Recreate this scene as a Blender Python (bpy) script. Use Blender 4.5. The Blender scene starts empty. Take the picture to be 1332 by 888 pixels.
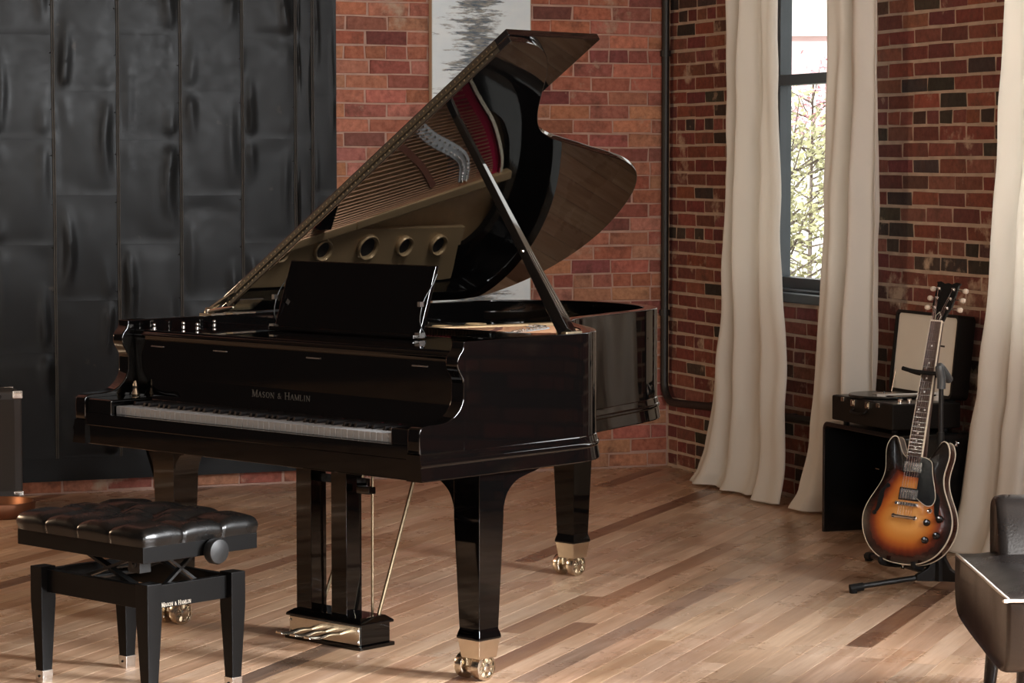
import bpy, bmesh, math, random
from mathutils import Vector, Matrix, noise

random.seed(7)
S = bpy.context.scene
COL = S.collection
PI = math.pi

# ------------------------------------------------------------------ camera, world, lights, exposure
cam_d = bpy.data.cameras.new('camera')
cam_d.sensor_width = 36.0
cam_d.lens = 3380.7 / 1332 * 36
cam_d.clip_start = 0.1
cam_d.clip_end = 300
cam = bpy.data.objects.new('camera', cam_d)
cam.location = (-5.329, -11.476, 1.473)
cam.rotation_euler = (PI / 2 - 0.0685, 0, -0.3747)
COL.objects.link(cam)
S.camera = cam

S.view_settings.view_transform = 'Standard'
S.view_settings.look = 'None'
S.view_settings.gamma = 1.0
S.view_settings.use_curve_mapping = False
S.view_settings.exposure = 1.17

w = bpy.data.worlds.new('world')
S.world = w
w.use_nodes = True
bg = w.node_tree.nodes['Background']
bg.inputs[0].default_value = (0.93, 0.90, 0.86, 1)
bg.inputs[1].default_value = 1.0


def area(name, loc, direction, sx, sy, power, col):
    d = bpy.data.lights.new(name, 'AREA')
    d.shape = 'RECTANGLE'
    d.size, d.size_y = sx, sy
    d.energy = power
    d.color = col
    o = bpy.data.objects.new(name, d)
    o.location = loc
    o.rotation_euler = Vector(direction).to_track_quat('-Z', 'Y').to_euler()
    COL.objects.link(o)
    return o


DAY = (0.96, 0.98, 1.0)
# daylight through the tall windows of the right-hand wall (one light per window, in its opening)
area('daylight_second_window', (0.17, -3.62, 2.05), (-1, 0, -0.12), 0.9, 2.2, 18, DAY)
area('daylight_third_window', (0.17, -7.70, 2.05), (-1, 0, -0.12), 0.9, 2.2, 560, DAY)
area('daylight_fourth_window', (0.17, -9.74, 2.05), (-1, 0, -0.12), 0.9, 2.2, 560, DAY)
# added soft fill far behind the camera; the rear wall itself has no window
area('fill_rear', (-4.0, -15.8, 2.4), (0.1, 1, -0.05), 6.0, 2.4, 330, (1.0, 0.95, 0.90))
# warm hanging lamp in the left half of the loft
area('warm_lamp', (-6.2, -0.7, 1.5), (0.7, -0.5, -0.2), 0.4, 0.4, 30, (1.0, 0.74, 0.48))

sun_d = bpy.data.lights.new('sun', 'SUN')
sun_d.energy = 2.6
sun_d.angle = 0.02
sun = bpy.data.objects.new('sun', sun_d)
sun.rotation_euler = Vector((0.55, 0.6, -0.6)).to_track_quat('-Z', 'Y').to_euler()
COL.objects.link(sun)


# ------------------------------------------------------------------ mesh helpers
class MB:
    def __init__(s):
        s.V, s.F = [], []

    def add(s, V, F):
        n = len(s.V)
        s.V += [tuple(v) for v in V]
        s.F += [tuple(i + n for i in f) for f in F]
        return s

    def box(s, x0, x1, y0, y1, z0, z1):
        return s.add([(x0, y0, z0), (x1, y0, z0), (x1, y1, z0), (x0, y1, z0), (x0, y0, z1), (x1, y0, z1), (x1, y1, z1), (x0, y1, z1)],
                     [(0, 3, 2, 1), (4, 5, 6, 7), (0, 1, 5, 4), (1, 2, 6, 5), (2, 3, 7, 6), (3, 0, 4, 7)])

    def loft(s, rings, closed=True, caps=True):
        n = len(rings[0])
        V = [v for r in rings for v in r]
        F = []
        for k in range(len(rings) - 1):
            for i in range(n if closed else n - 1):
                j = (i + 1) % n
                F.append((k * n + i, k * n + j, (k + 1) * n + j, (k + 1) * n + i))
        if caps and closed:
            F.append(tuple(reversed(range(n))))
            F.append(tuple((len(rings) - 1) * n + i for i in range(n)))
        return s.add(V, F)

    def prism(s, poly, fn0, fn1):
        """poly of 2D points mapped by fn0 and fn1 to two 3D rings"""
        return s.loft([[fn0(*p) for p in poly], [fn1(*p) for p in poly]])

    def tube(s, path, r, n=10):
        path = [Vector(p) for p in path]
        rr = r if isinstance(r, (list, tuple)) else [r] * len(path)
        rings = []
        up = None
        for i, p in enumerate(path):
            t = (path[min(i + 1, len(path) - 1)] - path[max(i - 1, 0)]).normalized()
            if up is None:
                up = Vector((0, 0, 1)) if abs(t.z) < 0.9 else Vector((1, 0, 0))
            a = t.cross(up).normalized()
            b = a.cross(t).normalized()
            up = b
            rings.append([p + a * (rr[i] * math.cos(2 * PI * k / n)) + b * (rr[i] * math.sin(2 * PI * k / n)) for k in range(n)])
        return s.loft(rings)

    def lathe(s, prof, c, axis=(0, 0, 1), n=24):
        """prof: (radius, height along axis)"""
        ax = Vector(axis).normalized()
        a = ax.orthogonal().normalized()
        b = ax.cross(a)
        c = Vector(c)
        return s.loft([[c + ax * h + (a * math.cos(2 * PI * k / n) + b * math.sin(2 * PI * k / n)) * max(r, 1e-4) for k in range(n)] for r, h in prof])

    def bar(s, p, q, wx, wy, up=(0, 0, 1)):
        p, q = Vector(p), Vector(q)
        t = (q - p).normalized()
        a = t.cross(Vector(up)).normalized()
        b = a.cross(t).normalized()
        R = lambda c: [c + a * (i * wx / 2) + b * (j * wy / 2) for i, j in ((-1, -1), (1, -1), (1, 1), (-1, 1))]
        return s.loft([R(p), R(q)])

    def grid(s, nx, ny, fn):
        V = [fn(i / nx, j / ny) for j in range(ny + 1) for i in range(nx + 1)]
        F = [(j * (nx + 1) + i, j * (nx + 1) + i + 1, (j + 1) * (nx + 1) + i + 1, (j + 1) * (nx + 1) + i) for j in range(ny) for i in range(nx)]
        return s.add(V, F)

    def mesh(s, name, mat=None, bev=0, seg=2, ang=24, fix=True):
        bm = bmesh.new()
        vs = [bm.verts.new(v) for v in s.V]
        for f in s.F:
            try:
                bm.faces.new([vs[i] for i in f])
            except ValueError:
                pass
        if fix:
            bmesh.ops.recalc_face_normals(bm, faces=bm.faces)
        if bev:
            es = [e for e in bm.edges if len(e.link_faces) == 2 and e.calc_face_angle(0) > 0.5]
            bmesh.ops.bevel(bm, geom=es, offset=bev, segments=seg, profile=0.5, affect='EDGES', clamp_overlap=True)
        me = bpy.data.meshes.new(name)
        bm.to_mesh(me)
        bm.free()
        if mat:
            me.materials.append(mat)
        for p in me.polygons:
            p.use_smooth = True
        me.set_sharp_from_angle(angle=math.radians(ang))
        return me

    def build(s, name, mat, parent=None, bev=0, seg=2, ang=24, fix=True):
        o = link(name, s.mesh(name, mat, bev, seg, max(ang, 35) if bev else ang, fix), parent)
        if bev:
            md = o.modifiers.new('flat_faces', 'WEIGHTED_NORMAL')
            md.keep_sharp = True
            md.weight = 90
        return o


def link(name, me, parent=None):
    o = bpy.data.objects.new(name, me)
    COL.objects.link(o)
    if parent:
        o.parent = parent
    return o


def tag(o, label, cat, group=None):
    o['label'] = label
    o['category'] = cat
    if group:
        o['group'] = group
    return o


def thing(name, label, cat, loc=(0, 0, 0), rz=0, group=None):
    o = bpy.data.objects.new(name, None)
    o.empty_display_size = 0.1
    COL.objects.link(o)
    o.location = loc
    o.rotation_euler = (0, 0, rz)
    return tag(o, label, cat, group)


def struct(o):
    o['kind'] = 'structure'
    return o


def stuff(o):
    o['kind'] = 'stuff'
    return o


def spline(pts, n=6):
    """Catmull-Rom through 2D/3D points"""
    P = [Vector(p) for p in pts]
    out = []
    for i in range(len(P) - 1):
        p0, p1, p2, p3 = P[max(i - 1, 0)], P[i], P[i + 1], P[min(i + 2, len(P) - 1)]
        for k in range(n):
            t = k / n
            out.append(0.5 * ((2 * p1) + (p2 - p0) * t + (2 * p0 - 5 * p1 + 4 * p2 - p3) * t * t + (3 * p1 - p0 - 3 * p2 + p3) * t ** 3))
    out.append(P[-1])
    return out


# ------------------------------------------------------------------ materials
def mat(name, col=(0.5, 0.5, 0.5), rough=0.5, metal=0.0, spec=0.5, coat=0.0, bump=0.0, bscale=40, vary=0.0, vscale=8, rvar=0.0):
    m = bpy.data.materials.new(name)
    m.use_nodes = True
    nt = m.node_tree
    p = nt.nodes['Principled BSDF']
    p.inputs['Base Color'].default_value = (*col, 1)
    p.inputs['Roughness'].default_value = rough
    p.inputs['Metallic'].default_value = metal
    p.inputs['Specular IOR Level'].default_value = spec
    p.inputs['Coat Weight'].default_value = coat
    p.inputs['Coat Roughness'].default_value = 0.03
    tc = nt.nodes.new('ShaderNodeTexCoord')
    if vary or rvar:
        nz = nt.nodes.new('ShaderNodeTexNoise')
        nz.inputs['Scale'].default_value = vscale
        nz.inputs['Detail'].default_value = 5
        nt.links.new(tc.outputs['Object'], nz.inputs['Vector'])
    if vary:
        mx = nt.nodes.new('ShaderNodeMix')
        mx.data_type = 'RGBA'
        mx.inputs[6].default_value = (*[c * (1 - vary) for c in col], 1)
        mx.inputs[7].default_value = (*[min(1, c * (1 + vary)) for c in col], 1)
        nt.links.new(nz.outputs['Fac'], mx.inputs[0])
        nt.links.new(mx.outputs[2], p.inputs['Base Color'])
    if rvar:
        mr = nt.nodes.new('ShaderNodeMapRange')
        mr.inputs[1].default_value, mr.inputs[2].default_value = 0.3, 0.7
        mr.inputs[3].default_value, mr.inputs[4].default_value = rough - rvar, rough + rvar
        nt.links.new(nz.outputs['Fac'], mr.inputs[0])
        nt.links.new(mr.outputs[0], p.inputs['Roughness'])
    if bump:
        nb = nt.nodes.new('ShaderNodeTexNoise')
        nb.inputs['Scale'].default_value = bscale
        nb.inputs['Detail'].default_value = 4
        nt.links.new(tc.outputs['Object'], nb.inputs['Vector'])
        bp = nt.nodes.new('ShaderNodeBump')
        bp.inputs['Strength'].default_value = bump
        bp.inputs['Distance'].default_value = 0.01
        nt.links.new(nb.outputs['Fac'], bp.inputs['Height'])
        nt.links.new(bp.outputs['Normal'], p.inputs['Normal'])
    return m


BLACK = mat('black_lacquer', (0.0011, 0.0010, 0.0010), 0.04, spec=0.5)
BLACK.node_tree.nodes['Principled BSDF'].inputs['IOR'].default_value = 1.48
LIDBOOST = mat('lid_lacquer_boosted', (0.0011, 0.0010, 0.0010), 0.025, spec=0.5)
LIDBOOST.node_tree.nodes['Principled BSDF'].inputs['IOR'].default_value = 2.3  # same lacquer as the case, reflectance raised to brighten the lid's mirror image
SATIN = mat('satin_black_wood', (0.0024, 0.0023, 0.0023), 0.32, spec=0.14)
BRASS = mat('pale_brass', (0.62, 0.56, 0.46), 0.20, 1.0, vary=0.12, vscale=30)
BRASSD = mat('aged_brass', (0.24, 0.19, 0.125), 0.38, 1.0, vary=0.35, vscale=60)
NICKEL = mat('nickel', (0.62, 0.60, 0.57), 0.2, 1.0)
STEEL = mat('string_steel', (0.72, 0.66, 0.60), 0.25, 1.0)
COPPERW = mat('copper_wound', (0.62, 0.36, 0.22), 0.3, 1.0)
BRONZE = mat('bronze_plate_paint', (0.42, 0.285, 0.15), 0.32, 0.35, vary=0.15)
BOARD = mat('spruce_soundboard', (0.50, 0.31, 0.15), 0.35, vary=0.2, vscale=30)
REDFELT = mat('red_felt', (0.42, 0.015, 0.06), 0.95, spec=0.1)
WHITEFELT = mat('white_felt', (0.62, 0.66, 0.68), 0.95, spec=0.1)
IVORY = mat('white_key_plastic', (0.22, 0.22, 0.22), 0.35)
EBONY = mat('black_key', (0.006, 0.005, 0.005), 0.25)
LETTER = mat('inlaid_lettering', (0.055, 0.053, 0.050), 0.5, 0.0, spec=.2)
LETTERB = mat('bench_lettering', (0.50, 0.44, 0.36), 0.4, 0.5)
LEATHER = mat('black_leather', (0.0035, 0.0032, 0.0030), 0.27, spec=0.32, bump=0.05, bscale=260, rvar=0.06)
BROWNL = mat('dark_brown_leather', (0.020, 0.0135, 0.0105), 0.36, spec=0.30, bump=0.08, bscale=160, vary=0.25, rvar=0.06)
PIPING = mat('pale_piping', (0.55, 0.50, 0.44), 0.5)
RUBBER = mat('black_rubber', (0.006, 0.006, 0.006), 0.6, spec=0.2)
BLACKM = mat('black_painted_metal', (0.007, 0.007, 0.007), 0.38, spec=0.3)
PIPE = mat('black_pipe', (0.010, 0.009, 0.009), 0.5)


# ------------------------------------------------------------------ brick and plank materials
def brick_mat(name, attr_type, dirt, splash):
    """colour of each brick comes from its own property 'tint'; noise adds stains, soot and old plaster"""
    m = bpy.data.materials.new(name)
    m.use_nodes = True
    nt = m.node_tree
    p = nt.nodes['Principled BSDF']
    at = nt.nodes.new('ShaderNodeAttribute')
    at.attribute_type = attr_type
    at.attribute_name = 'tint'
    geo = nt.nodes.new('ShaderNodeNewGeometry')

    def nz(scale, detail, lo, hi):
        n = nt.nodes.new('ShaderNodeTexNoise')
        n.inputs['Scale'].default_value = scale
        n.inputs['Detail'].default_value = detail
        n.inputs['Roughness'].default_value = 0.65
        nt.links.new(geo.outputs['Position'], n.inputs['Vector'])
        r = nt.nodes.new('ShaderNodeMapRange')
        r.inputs[1].default_value, r.inputs[2].default_value = lo, hi
        nt.links.new(n.outputs['Fac'], r.inputs[0])
        return n, r

    def mix(fac, a, b, mode='MIX'):
        x = nt.nodes.new('ShaderNodeMix')
        x.data_type = 'RGBA'
        x.blend_type = mode
        nt.links.new(fac, x.inputs[0])
        for k, v in ((6, a), (7, b)):
            if isinstance(v, tuple):
                x.inputs[k].default_value = (*v, 1)
            else:
                nt.links.new(v, x.inputs[k])
        return x.outputs[2]

    n1, r1 = nz(34, 6, 0.35, 0.75)
    c = mix(r1.outputs[0], at.outputs['Color'], (0.55, 0.50, 0.48), 'MULTIPLY')
    n2, r2 = nz(9, 7, 0.52, 0.78)
    c = mix(r2.outputs[0], c, dirt)
    n3, r3 = nz(3.4, 9, splash, splash + 0.09)
    c = mix(r3.outputs[0], c, (0.46, 0.34, 0.25))
    nt.links.new(c, p.inputs['Base Color'])
    p.inputs['Roughness'].default_value = 0.85
    p.inputs['Specular IOR Level'].default_value = 0.25
    b = nt.nodes.new('ShaderNodeBump')
    b.inputs['Strength'].default_value = 0.6
    b.inputs['Distance'].default_value = 0.004
    n4, r4 = nz(70, 6, 0.2, 0.8)
    nt.links.new(n4.outputs['Fac'], b.inputs['Height'])
    nt.links.new(b.outputs['Normal'], p.inputs['Normal'])
    return m


BRICK = brick_mat('fired_brick', 'OBJECT', (0.080, 0.040, 0.030), 0.575)
BRICKS = brick_mat('fired_brick_joined', 'GEOMETRY', (0.080, 0.040, 0.030), 0.575)
MORTAR_B = mat('pink_mortar', (0.46, 0.30, 0.24), 0.95, spec=0.1, bump=0.5, bscale=90, vary=0.3, vscale=14)
MORTAR_R = mat('sandy_mortar', (0.42, 0.32, 0.25), 0.95, spec=0.1, bump=0.5, bscale=90, vary=0.35, vscale=14)


def plank_mat(name, attr_type):
    m = bpy.data.materials.new(name)
    m.use_nodes = True
    nt = m.node_tree
    p = nt.nodes['Principled BSDF']
    at = nt.nodes.new('ShaderNodeAttribute')
    at.attribute_type = attr_type
    at.attribute_name = 'tint'
    geo = nt.nodes.new('ShaderNodeNewGeometry')
    mp = nt.nodes.new('ShaderNodeMapping')
    mp.vector_type = 'POINT'
    mp.inputs['Rotation'].default_value = (0, 0, -math.radians(FANG))
    nt.links.new(geo.outputs['Position'], mp.inputs['Vector'])
    # every plank gets its own stretch of grain: shift by its tint
    sh = nt.nodes.new('ShaderNodeVectorMath')
    sh.operation = 'MULTIPLY_ADD'
    sh.inputs[1].default_value = (37, 51, 23)
    nt.links.new(at.outputs['Color'], sh.inputs[0])
    nt.links.new(mp.outputs['Vector'], sh.inputs[2])

    def nz(src, sc, scale, detail, lo, hi, a=0.0, b=1.0):
        k = nt.nodes.new('ShaderNodeMapping')
        k.inputs['Scale'].default_value = sc
        nt.links.new(src, k.inputs['Vector'])
        n = nt.nodes.new('ShaderNodeTexNoise')
        n.inputs['Scale'].default_value = scale
        n.inputs['Detail'].default_value = detail
        n.inputs['Roughness'].default_value = 0.6
        nt.links.new(k.outputs['Vector'], n.inputs['Vector'])
        r = nt.nodes.new('ShaderNodeMapRange')
        r.inputs[1].default_value, r.inputs[2].default_value = lo, hi
        r.inputs[3].default_value, r.inputs[4].default_value = a, b
        nt.links.new(n.outputs['Fac'], r.inputs[0])
        return n.outputs['Fac'], r.outputs[0]

    def mix(fac, a, b, mode='MIX'):
        x = nt.nodes.new('ShaderNodeMix')
        x.data_type = 'RGBA'
        x.blend_type = mode
        nt.links.new(fac, x.inputs[0])
        for k, v in ((6, a), (7, b)):
            if isinstance(v, tuple):
                x.inputs[k].default_value = (*v, 1)
            else:
                nt.links.new(v, x.inputs[k])
        return x.outputs[2]

    g0, g1 = nz(sh.outputs[0], (1.2, 26, 1), 3.0, 6, 0.38, 0.68)
    c = mix(g1, at.outputs['Color'], (0.74, 0.66, 0.58), 'MULTIPLY')
    s0, s1 = nz(sh.outputs[0], (0.7, 9, 1), 1.6, 4, 0.45, 0.72, 0, 0.8)
    c = mix(s1, c, (0.33, 0.185, 0.105))
    f0, f1 = nz(sh.outputs[0], (1.6, 13, 1), 2.0, 7, 0.62, 0.76, 0, 0.6)
    c = mix(f1, c, (0.15, 0.085, 0.05))
    w0, w1 = nz(geo.outputs['Position'], (1, 1, 1), 1.1, 6, 0.52, 0.70, 0, 0.35)
    c = mix(w1, c, (0.17, 0.125, 0.095))
    nt.links.new(c, p.inputs['Base Color'])
    r0, r1 = nz(geo.outputs['Position'], (1, 1, 1), 3.0, 6, 0.3, 0.7, 0.19, 0.42)
    nt.links.new(r1, p.inputs['Roughness'])
    p.inputs['Specular IOR Level'].default_value = 0.6
    b = nt.nodes.new('ShaderNodeBump')
    b.inputs['Strength'].default_value = 0.25
    b.inputs['Distance'].default_value = 0.003
    nt.links.new(g0, b.inputs['Height'])
    nt.links.new(b.outputs['Normal'], p.inputs['Normal'])
    return m


FANG = 46.5
PLANK = plank_mat('worn_maple_plank', 'OBJECT')
PLANKS = plank_mat('worn_maple_plank_joined', 'GEOMETRY')

# ------------------------------------------------------------------ the room
YEND, XEND, CEIL = -16.0, -9.0, 4.4
WIN = [(-2.02, -0.965), (-4.06, -3.16), (-8.14, -7.24), (-10.18, -9.28)]
SILL, HEAD = 0.89, 3.25
plaster = mat('dark_loft_wall', (0.022, 0.014, 0.011), 0.9, vary=0.3, vscale=3)
ceilm = mat('timber_loft_ceiling', (0.11, 0.08, 0.056), 0.9, vary=0.2, vscale=2)
subfl = mat('dark_gap', (0.035, 0.024, 0.017), 0.9)

b = MB().box(XEND, 0.30, YEND, 0.3, -0.12, -0.022)
floor = struct(b.build('floor', subfl))
wall_back = struct(MB().box(XEND, 0.35, 0.0030, 0.3, -0.02, CEIL).build('wall_back', MORTAR_B))
b = MB()
x0, x1 = 0.0024, 0.15
YM = -4.35
b.box(x0, x1, YM, 0.006, -0.02, SILL)
b.box(x0, x1, YM, 0.006, HEAD, CEIL)
ys = [0.006] + [v for a_, b_ in WIN[:2] for v in (b_, a_)] + [YM]
for k in range(0, len(ys), 2):
    b.box(x0, x1, ys[k + 1], ys[k], SILL, HEAD)
wall_right = struct(b.build('wall_right', MORTAR_R))
b = MB()
b.box(x0, x1, YEND, YM, -0.02, SILL)
b.box(x0, x1, YEND, YM, HEAD, CEIL)
ys = [YM] + [v for a_, b_ in WIN[2:] for v in (b_, a_)] + [YEND]
for k in range(0, len(ys), 2):
    b.box(x0, x1, ys[k + 1], ys[k], SILL, HEAD)
struct(b.build('wall_right', plaster))
struct(MB().box(XEND - 0.2, XEND, YEND, 0.3, -0.02, CEIL).build('wall_left', plaster))
struct(MB().box(XEND - 0.2, 0.35, YEND - 0.2, YEND, -0.02, CEIL).build('wall_rear', plaster))
struct(MB().box(XEND - 0.2, 0.35, YEND - 0.2, 0.3, CEIL, CEIL + 0.2).build('ceiling', ceilm))

# ---- bricks
CO = math.cos(0.3747)
SI = math.sin(0.3747)


def seen_size(x, y, z, a):
    """in front of the camera and inside its frame: rough size on the picture, else 0"""
    dx, dy, dz = x - cam.location.x, y - cam.location.y, z - cam.location.z
    r, f = dx * CO - dy * SI, dx * SI + dy * CO
    px, py = 666 + 3380 * r / f, 212 - 3390 * dz / f
    if -25 < px < 1357 and -25 < py < 913:
        return a / f
    return 0


def brick_mesh(L, Hh, rnd):
    """a brick lying in the xz plane, its face towards -y; slightly worn edges"""
    j = lambda s: rnd.uniform(-s, s)
    c = 0.0035
    D = 0.05
    out = [(-L / 2 + j(.0035), 0, -Hh / 2 + j(.0026)), (L / 2 + j(.0035), 0, -Hh / 2 + j(.0026)), (L / 2 + j(.0035), 0, Hh / 2 + j(.0026)), (-L / 2 + j(.0035), 0, Hh / 2 + j(.0026))]
    V = [(x, D, z) for x, y, z in out] + [(x, 0.0005, z) for x, y, z in out]
    V += [(x * (1 - 2 * c / L), -0.0045 + j(.0018), z * (1 - 2 * c / Hh)) for x, y, z in out]
    F = [(8, 9, 10, 11)] + [(4 + i, 4 + (i + 1) % 4, 8 + (i + 1) % 4, 8 + i) for i in range(4)] + [(i, (i + 1) % 4, 4 + (i + 1) % 4, 4 + i) for i in range(4)]
    return V, F


rb = random.Random(3)
VAR = {}
BL = {'stretcher': 0.1985, 'header': 0.0965, 'rstretcher': 0.1945, 'rheader': 0.0935}
for kind, hh in (('stretcher', 0.0600), ('header', 0.0600), ('rstretcher', 0.0550), ('rheader', 0.0550)):
    VAR[kind] = []
    for k in range(7):
        V, F = brick_mesh(BL[kind], hh, rb)
        VAR[kind].append((V, F, MB().add(V, F).mesh('brick', BRICK)))


def jit(c, s, rnd):
    k = 1 + rnd.uniform(-s, s)
    return [max(0.004, c[0] * k * (1 + rnd.uniform(-.08, .08))), max(0.004, c[1] * k * (1 + rnd.uniform(-.12, .12))), max(0.004, c[2] * k * (1 + rnd.uniform(-.12, .12)))]


def lay(wall, items, limit=300):
    """items: (location, rot, kind, tint, length factor). The largest seen become objects, the rest one part."""
    items = sorted(items, key=lambda it: -seen_size(*it[0], it[4] * (1.0 if 'str' in it[2] else 0.5)))
    rest, tints = MB(), []
    n = 0
    for loc, rz, kind, tint, fac in items:
        V, F, me = rb.choice(VAR[kind])
        if n < limit and seen_size(*loc, 1) > 0:
            o = link('brick', me, wall)
            o.location = loc
            o.rotation_euler = (0, rb.uniform(-.004, .004), rz)
            o.scale = (fac, 1, 1)
            o['tint'] = tint
            n += 1
        else:
            c, s = math.cos(rz), math.sin(rz)
            rest.add([(loc[0] + x * fac * c - y * s, loc[1] + x * fac * s + y * c, loc[2] + z) for x, y, z in V], F)
            tints += [tint] * len(F)
    if rest.F:
        o = stuff(rest.build('brick', BRICKS, wall))
        at = o.data.attributes.new('tint', 'FLOAT_COLOR', 'FACE')
        for k, t in enumerate(tints[:len(o.data.polygons)]):
            at.data[k].color = (*t, 1)


def course(a, b, p, kind, phase, place):
    """bricks of pitch p from a to b (a < b), cut where a run ends"""
    k = math.floor((a - phase) / p)
    while phase + k * p < b:
        s, e = max(phase + k * p, a), min(phase + (k + 1) * p, b)
        k += 1
        if e - s < .03:
            continue
        fac = (e - s - (p - BL[kind])) / BL[kind]
        place((s + e) / 2 + rb.uniform(-.0015, .0015), fac)


BR_B = [(0.47, 0.185, 0.115), (0.52, 0.225, 0.140), (0.43, 0.160, 0.105), (0.39, 0.140, 0.102), (0.51, 0.24, 0.16), (0.35, 0.127, 0.098)]
BR_R = [(0.20, 0.063, 0.046), (0.24, 0.080, 0.055), (0.175, 0.055, 0.044), (0.22, 0.086, 0.063), (0.155, 0.052, 0.044)]
DARKB = [(0.045, 0.036, 0.031), (0.060, 0.044, 0.036), (0.085, 0.045, 0.036)]
items = []
cz = 0.0671
for r in range(int(4.36 / cz)):
    z = 0.004 + cz * (r + 0.5)
    hdr = r % 8 == 5
    kind, p = ('header', 0.1025) if hdr else ('stretcher', 0.2050)

    def put(x, fac, z=z, kind=kind):
        t = jit(rb.choice(BR_B), 0.16, rb)
        if rb.random() < 0.10:
            t = jit((0.24, 0.085, 0.072), 0.2, rb)
        items.append(((x, 0.0035, z + rb.uniform(-.0012, .0012)), 0, kind, t, fac))
    ph = (0 if r % 2 else p / 2) + rb.uniform(-.014, .014)
    if r == 0 or z > 2.78:
        course(-8.9, -0.004, p, kind, ph, put)
    else:
        course(-1.75, -0.004, p, kind, ph, put)
        course(-8.9, -4.12, p, kind, ph, put)
lay(wall_back, items)
items = []
cz = 0.0645
for r in range(int(4.36 / cz)):
    z = 0.009 + cz * (r + 0.5)
    hdr = r % 8 == 1
    kind, p = ('rheader', 0.1015) if hdr else ('rstretcher', 0.2030)

    def put(y, fac, z=z, kind=kind, r=r):
        t = jit(rb.choice(BR_R), 0.18, rb)
        if rb.random() < (0.30 if r % 8 in (0, 1, 2) else 0.10):
            t = jit(rb.choice(DARKB), 0.25, rb)
        items.append(((0.0040, y, z + rb.uniform(-.0012, .0012)), -PI / 2, kind, t, fac))
    ph = (0 if r % 2 else p / 2) + rb.uniform(-.014, .014)
    if z < SILL - .03 or z > HEAD + .03:
        course(-7.9, -.006, p, kind, ph, put)
    else:
        course(WIN[0][1] + .004, -.006, p, kind, ph, put)
        course(WIN[1][1] + .004, WIN[0][0] - .004, p, kind, ph, put)
        course(WIN[2][1] + .004, WIN[1][0] - .004, p, kind, ph, put)
lay(wall_right, items)

# ---- floor planks, laid diagonally
PW = 0.083
rp = random.Random(11)
ca, sa = math.cos(math.radians(FANG)), math.sin(math.radians(FANG))


def plank_mesh(L, rnd):
    W_ = PW - 0.0014
    c = 0.0004
    t = [(-L / 2, -W_ / 2), (L / 2, -W_ / 2), (L / 2, W_ / 2), (-L / 2, W_ / 2)]
    V = [(x, y, -0.02) for x, y in t] + [(x, y, -0.0005) for x, y in t]
    V += [(x * (1 - 2 * c / L), y * (1 - 2 * c / W_), rnd.uniform(-.00015, .0001)) for x, y in t]
    F = [(8, 9, 10, 11)] + [(4 + i, 4 + (i + 1) % 4, 8 + (i + 1) % 4, 8 + i) for i in range(4)] + [(i, (i + 1) % 4, 4 + (i + 1) % 4, 4 + i) for i in range(4)]
    return V, F


LENS = [0.75, 1.0, 1.25, 1.55, 1.9]
PV = {L: [plank_mesh(L, rp) for k in range(3)] for L in LENS}
PM = {L: [MB().add(*q).mesh('plank', PLANK) for q in PV[L]] for L in LENS}
TAN = [(0.56, 0.378, 0.256), (0.60, 0.42, 0.292), (0.52, 0.343, 0.228), (0.57, 0.39, 0.272), (0.61, 0.44, 0.312), (0.48, 0.313, 0.203)]
BRN = [(0.16, 0.078, 0.045), (0.19, 0.10, 0.06), (0.15, 0.10, 0.075)]
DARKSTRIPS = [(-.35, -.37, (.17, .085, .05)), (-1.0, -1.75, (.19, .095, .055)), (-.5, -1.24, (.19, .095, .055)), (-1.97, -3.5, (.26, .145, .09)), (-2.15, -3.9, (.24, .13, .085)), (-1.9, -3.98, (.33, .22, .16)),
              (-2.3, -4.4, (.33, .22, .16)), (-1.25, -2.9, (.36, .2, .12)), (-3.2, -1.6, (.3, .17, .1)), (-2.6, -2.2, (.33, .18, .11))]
cand = []
for i in range(-70, 75):
    q = i * PW
    s = -7.5 + rp.uniform(0, 1.5)
    while s < 7.5:
        L = rp.choice(LENS)
        m = s + L / 2
        s += L + 0.001
        # strip frame is centred on (-2.4, -3.0)
        x, y = -2.4 + m * ca - q * sa, -3.0 + m * sa + q * ca
        ex, ey = ca * L / 2, sa * L / 2
        if x - ex > 0.02 or y - ey > 0.02 or x + ex < -5.6 or y + ey < -7.2:
            continue
        # trim at the walls by shortening towards the room
        over = max((x + ex) / ca if x + ex > 0 else 0, (y + ey) / sa if y + ey > 0 else 0)
        v_ = 1 + rp.uniform(-.13, .11)
        t = [q * v_ * (1 + rp.uniform(-.02, .02)) for q in rp.choice(TAN)]
        if rp.random() < 0.055:
            t = list(rp.choice(BRN))
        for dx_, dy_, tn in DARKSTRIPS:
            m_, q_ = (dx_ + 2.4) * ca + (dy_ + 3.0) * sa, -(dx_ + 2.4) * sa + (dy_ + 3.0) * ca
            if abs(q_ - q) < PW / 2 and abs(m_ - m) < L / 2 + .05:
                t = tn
        cand.append((x, y, L, over, t))
cand.sort(key=lambda c: -max(seen_size(c[0] + d * ca, c[1] + d * sa, 0, c[2]) for d in (-c[2] / 2, -c[2] / 4, 0, c[2] / 4, c[2] / 2)))
rest, tints = MB(), []
for k, (x, y, L, over, t) in enumerate(cand):
    v = rp.randrange(3)
    if k < 300 and over == 0:
        o = link('plank', PM[L][v], floor)
        o.location = (x, y, 0)
        o.rotation_euler = (0, 0, math.radians(FANG))
        o['tint'] = t
    else:
        V, F = PV[L][v]
        V = [(min(X_, L / 2 - over), Y_, Z_) for X_, Y_, Z_ in V]
        rest.add([(x + X_ * ca - Y_ * sa, y + X_ * sa + Y_ * ca, Z_) for X_, Y_, Z_ in V], F)
        tints += [t] * len(F)
o = stuff(rest.build('plank', PLANKS, floor))
at = o.data.attributes.new('tint', 'FLOAT_COLOR', 'FACE')
for k, t in enumerate(tints[:len(o.data.polygons)]):
    at.data[k].color = (*t, 1)
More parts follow.
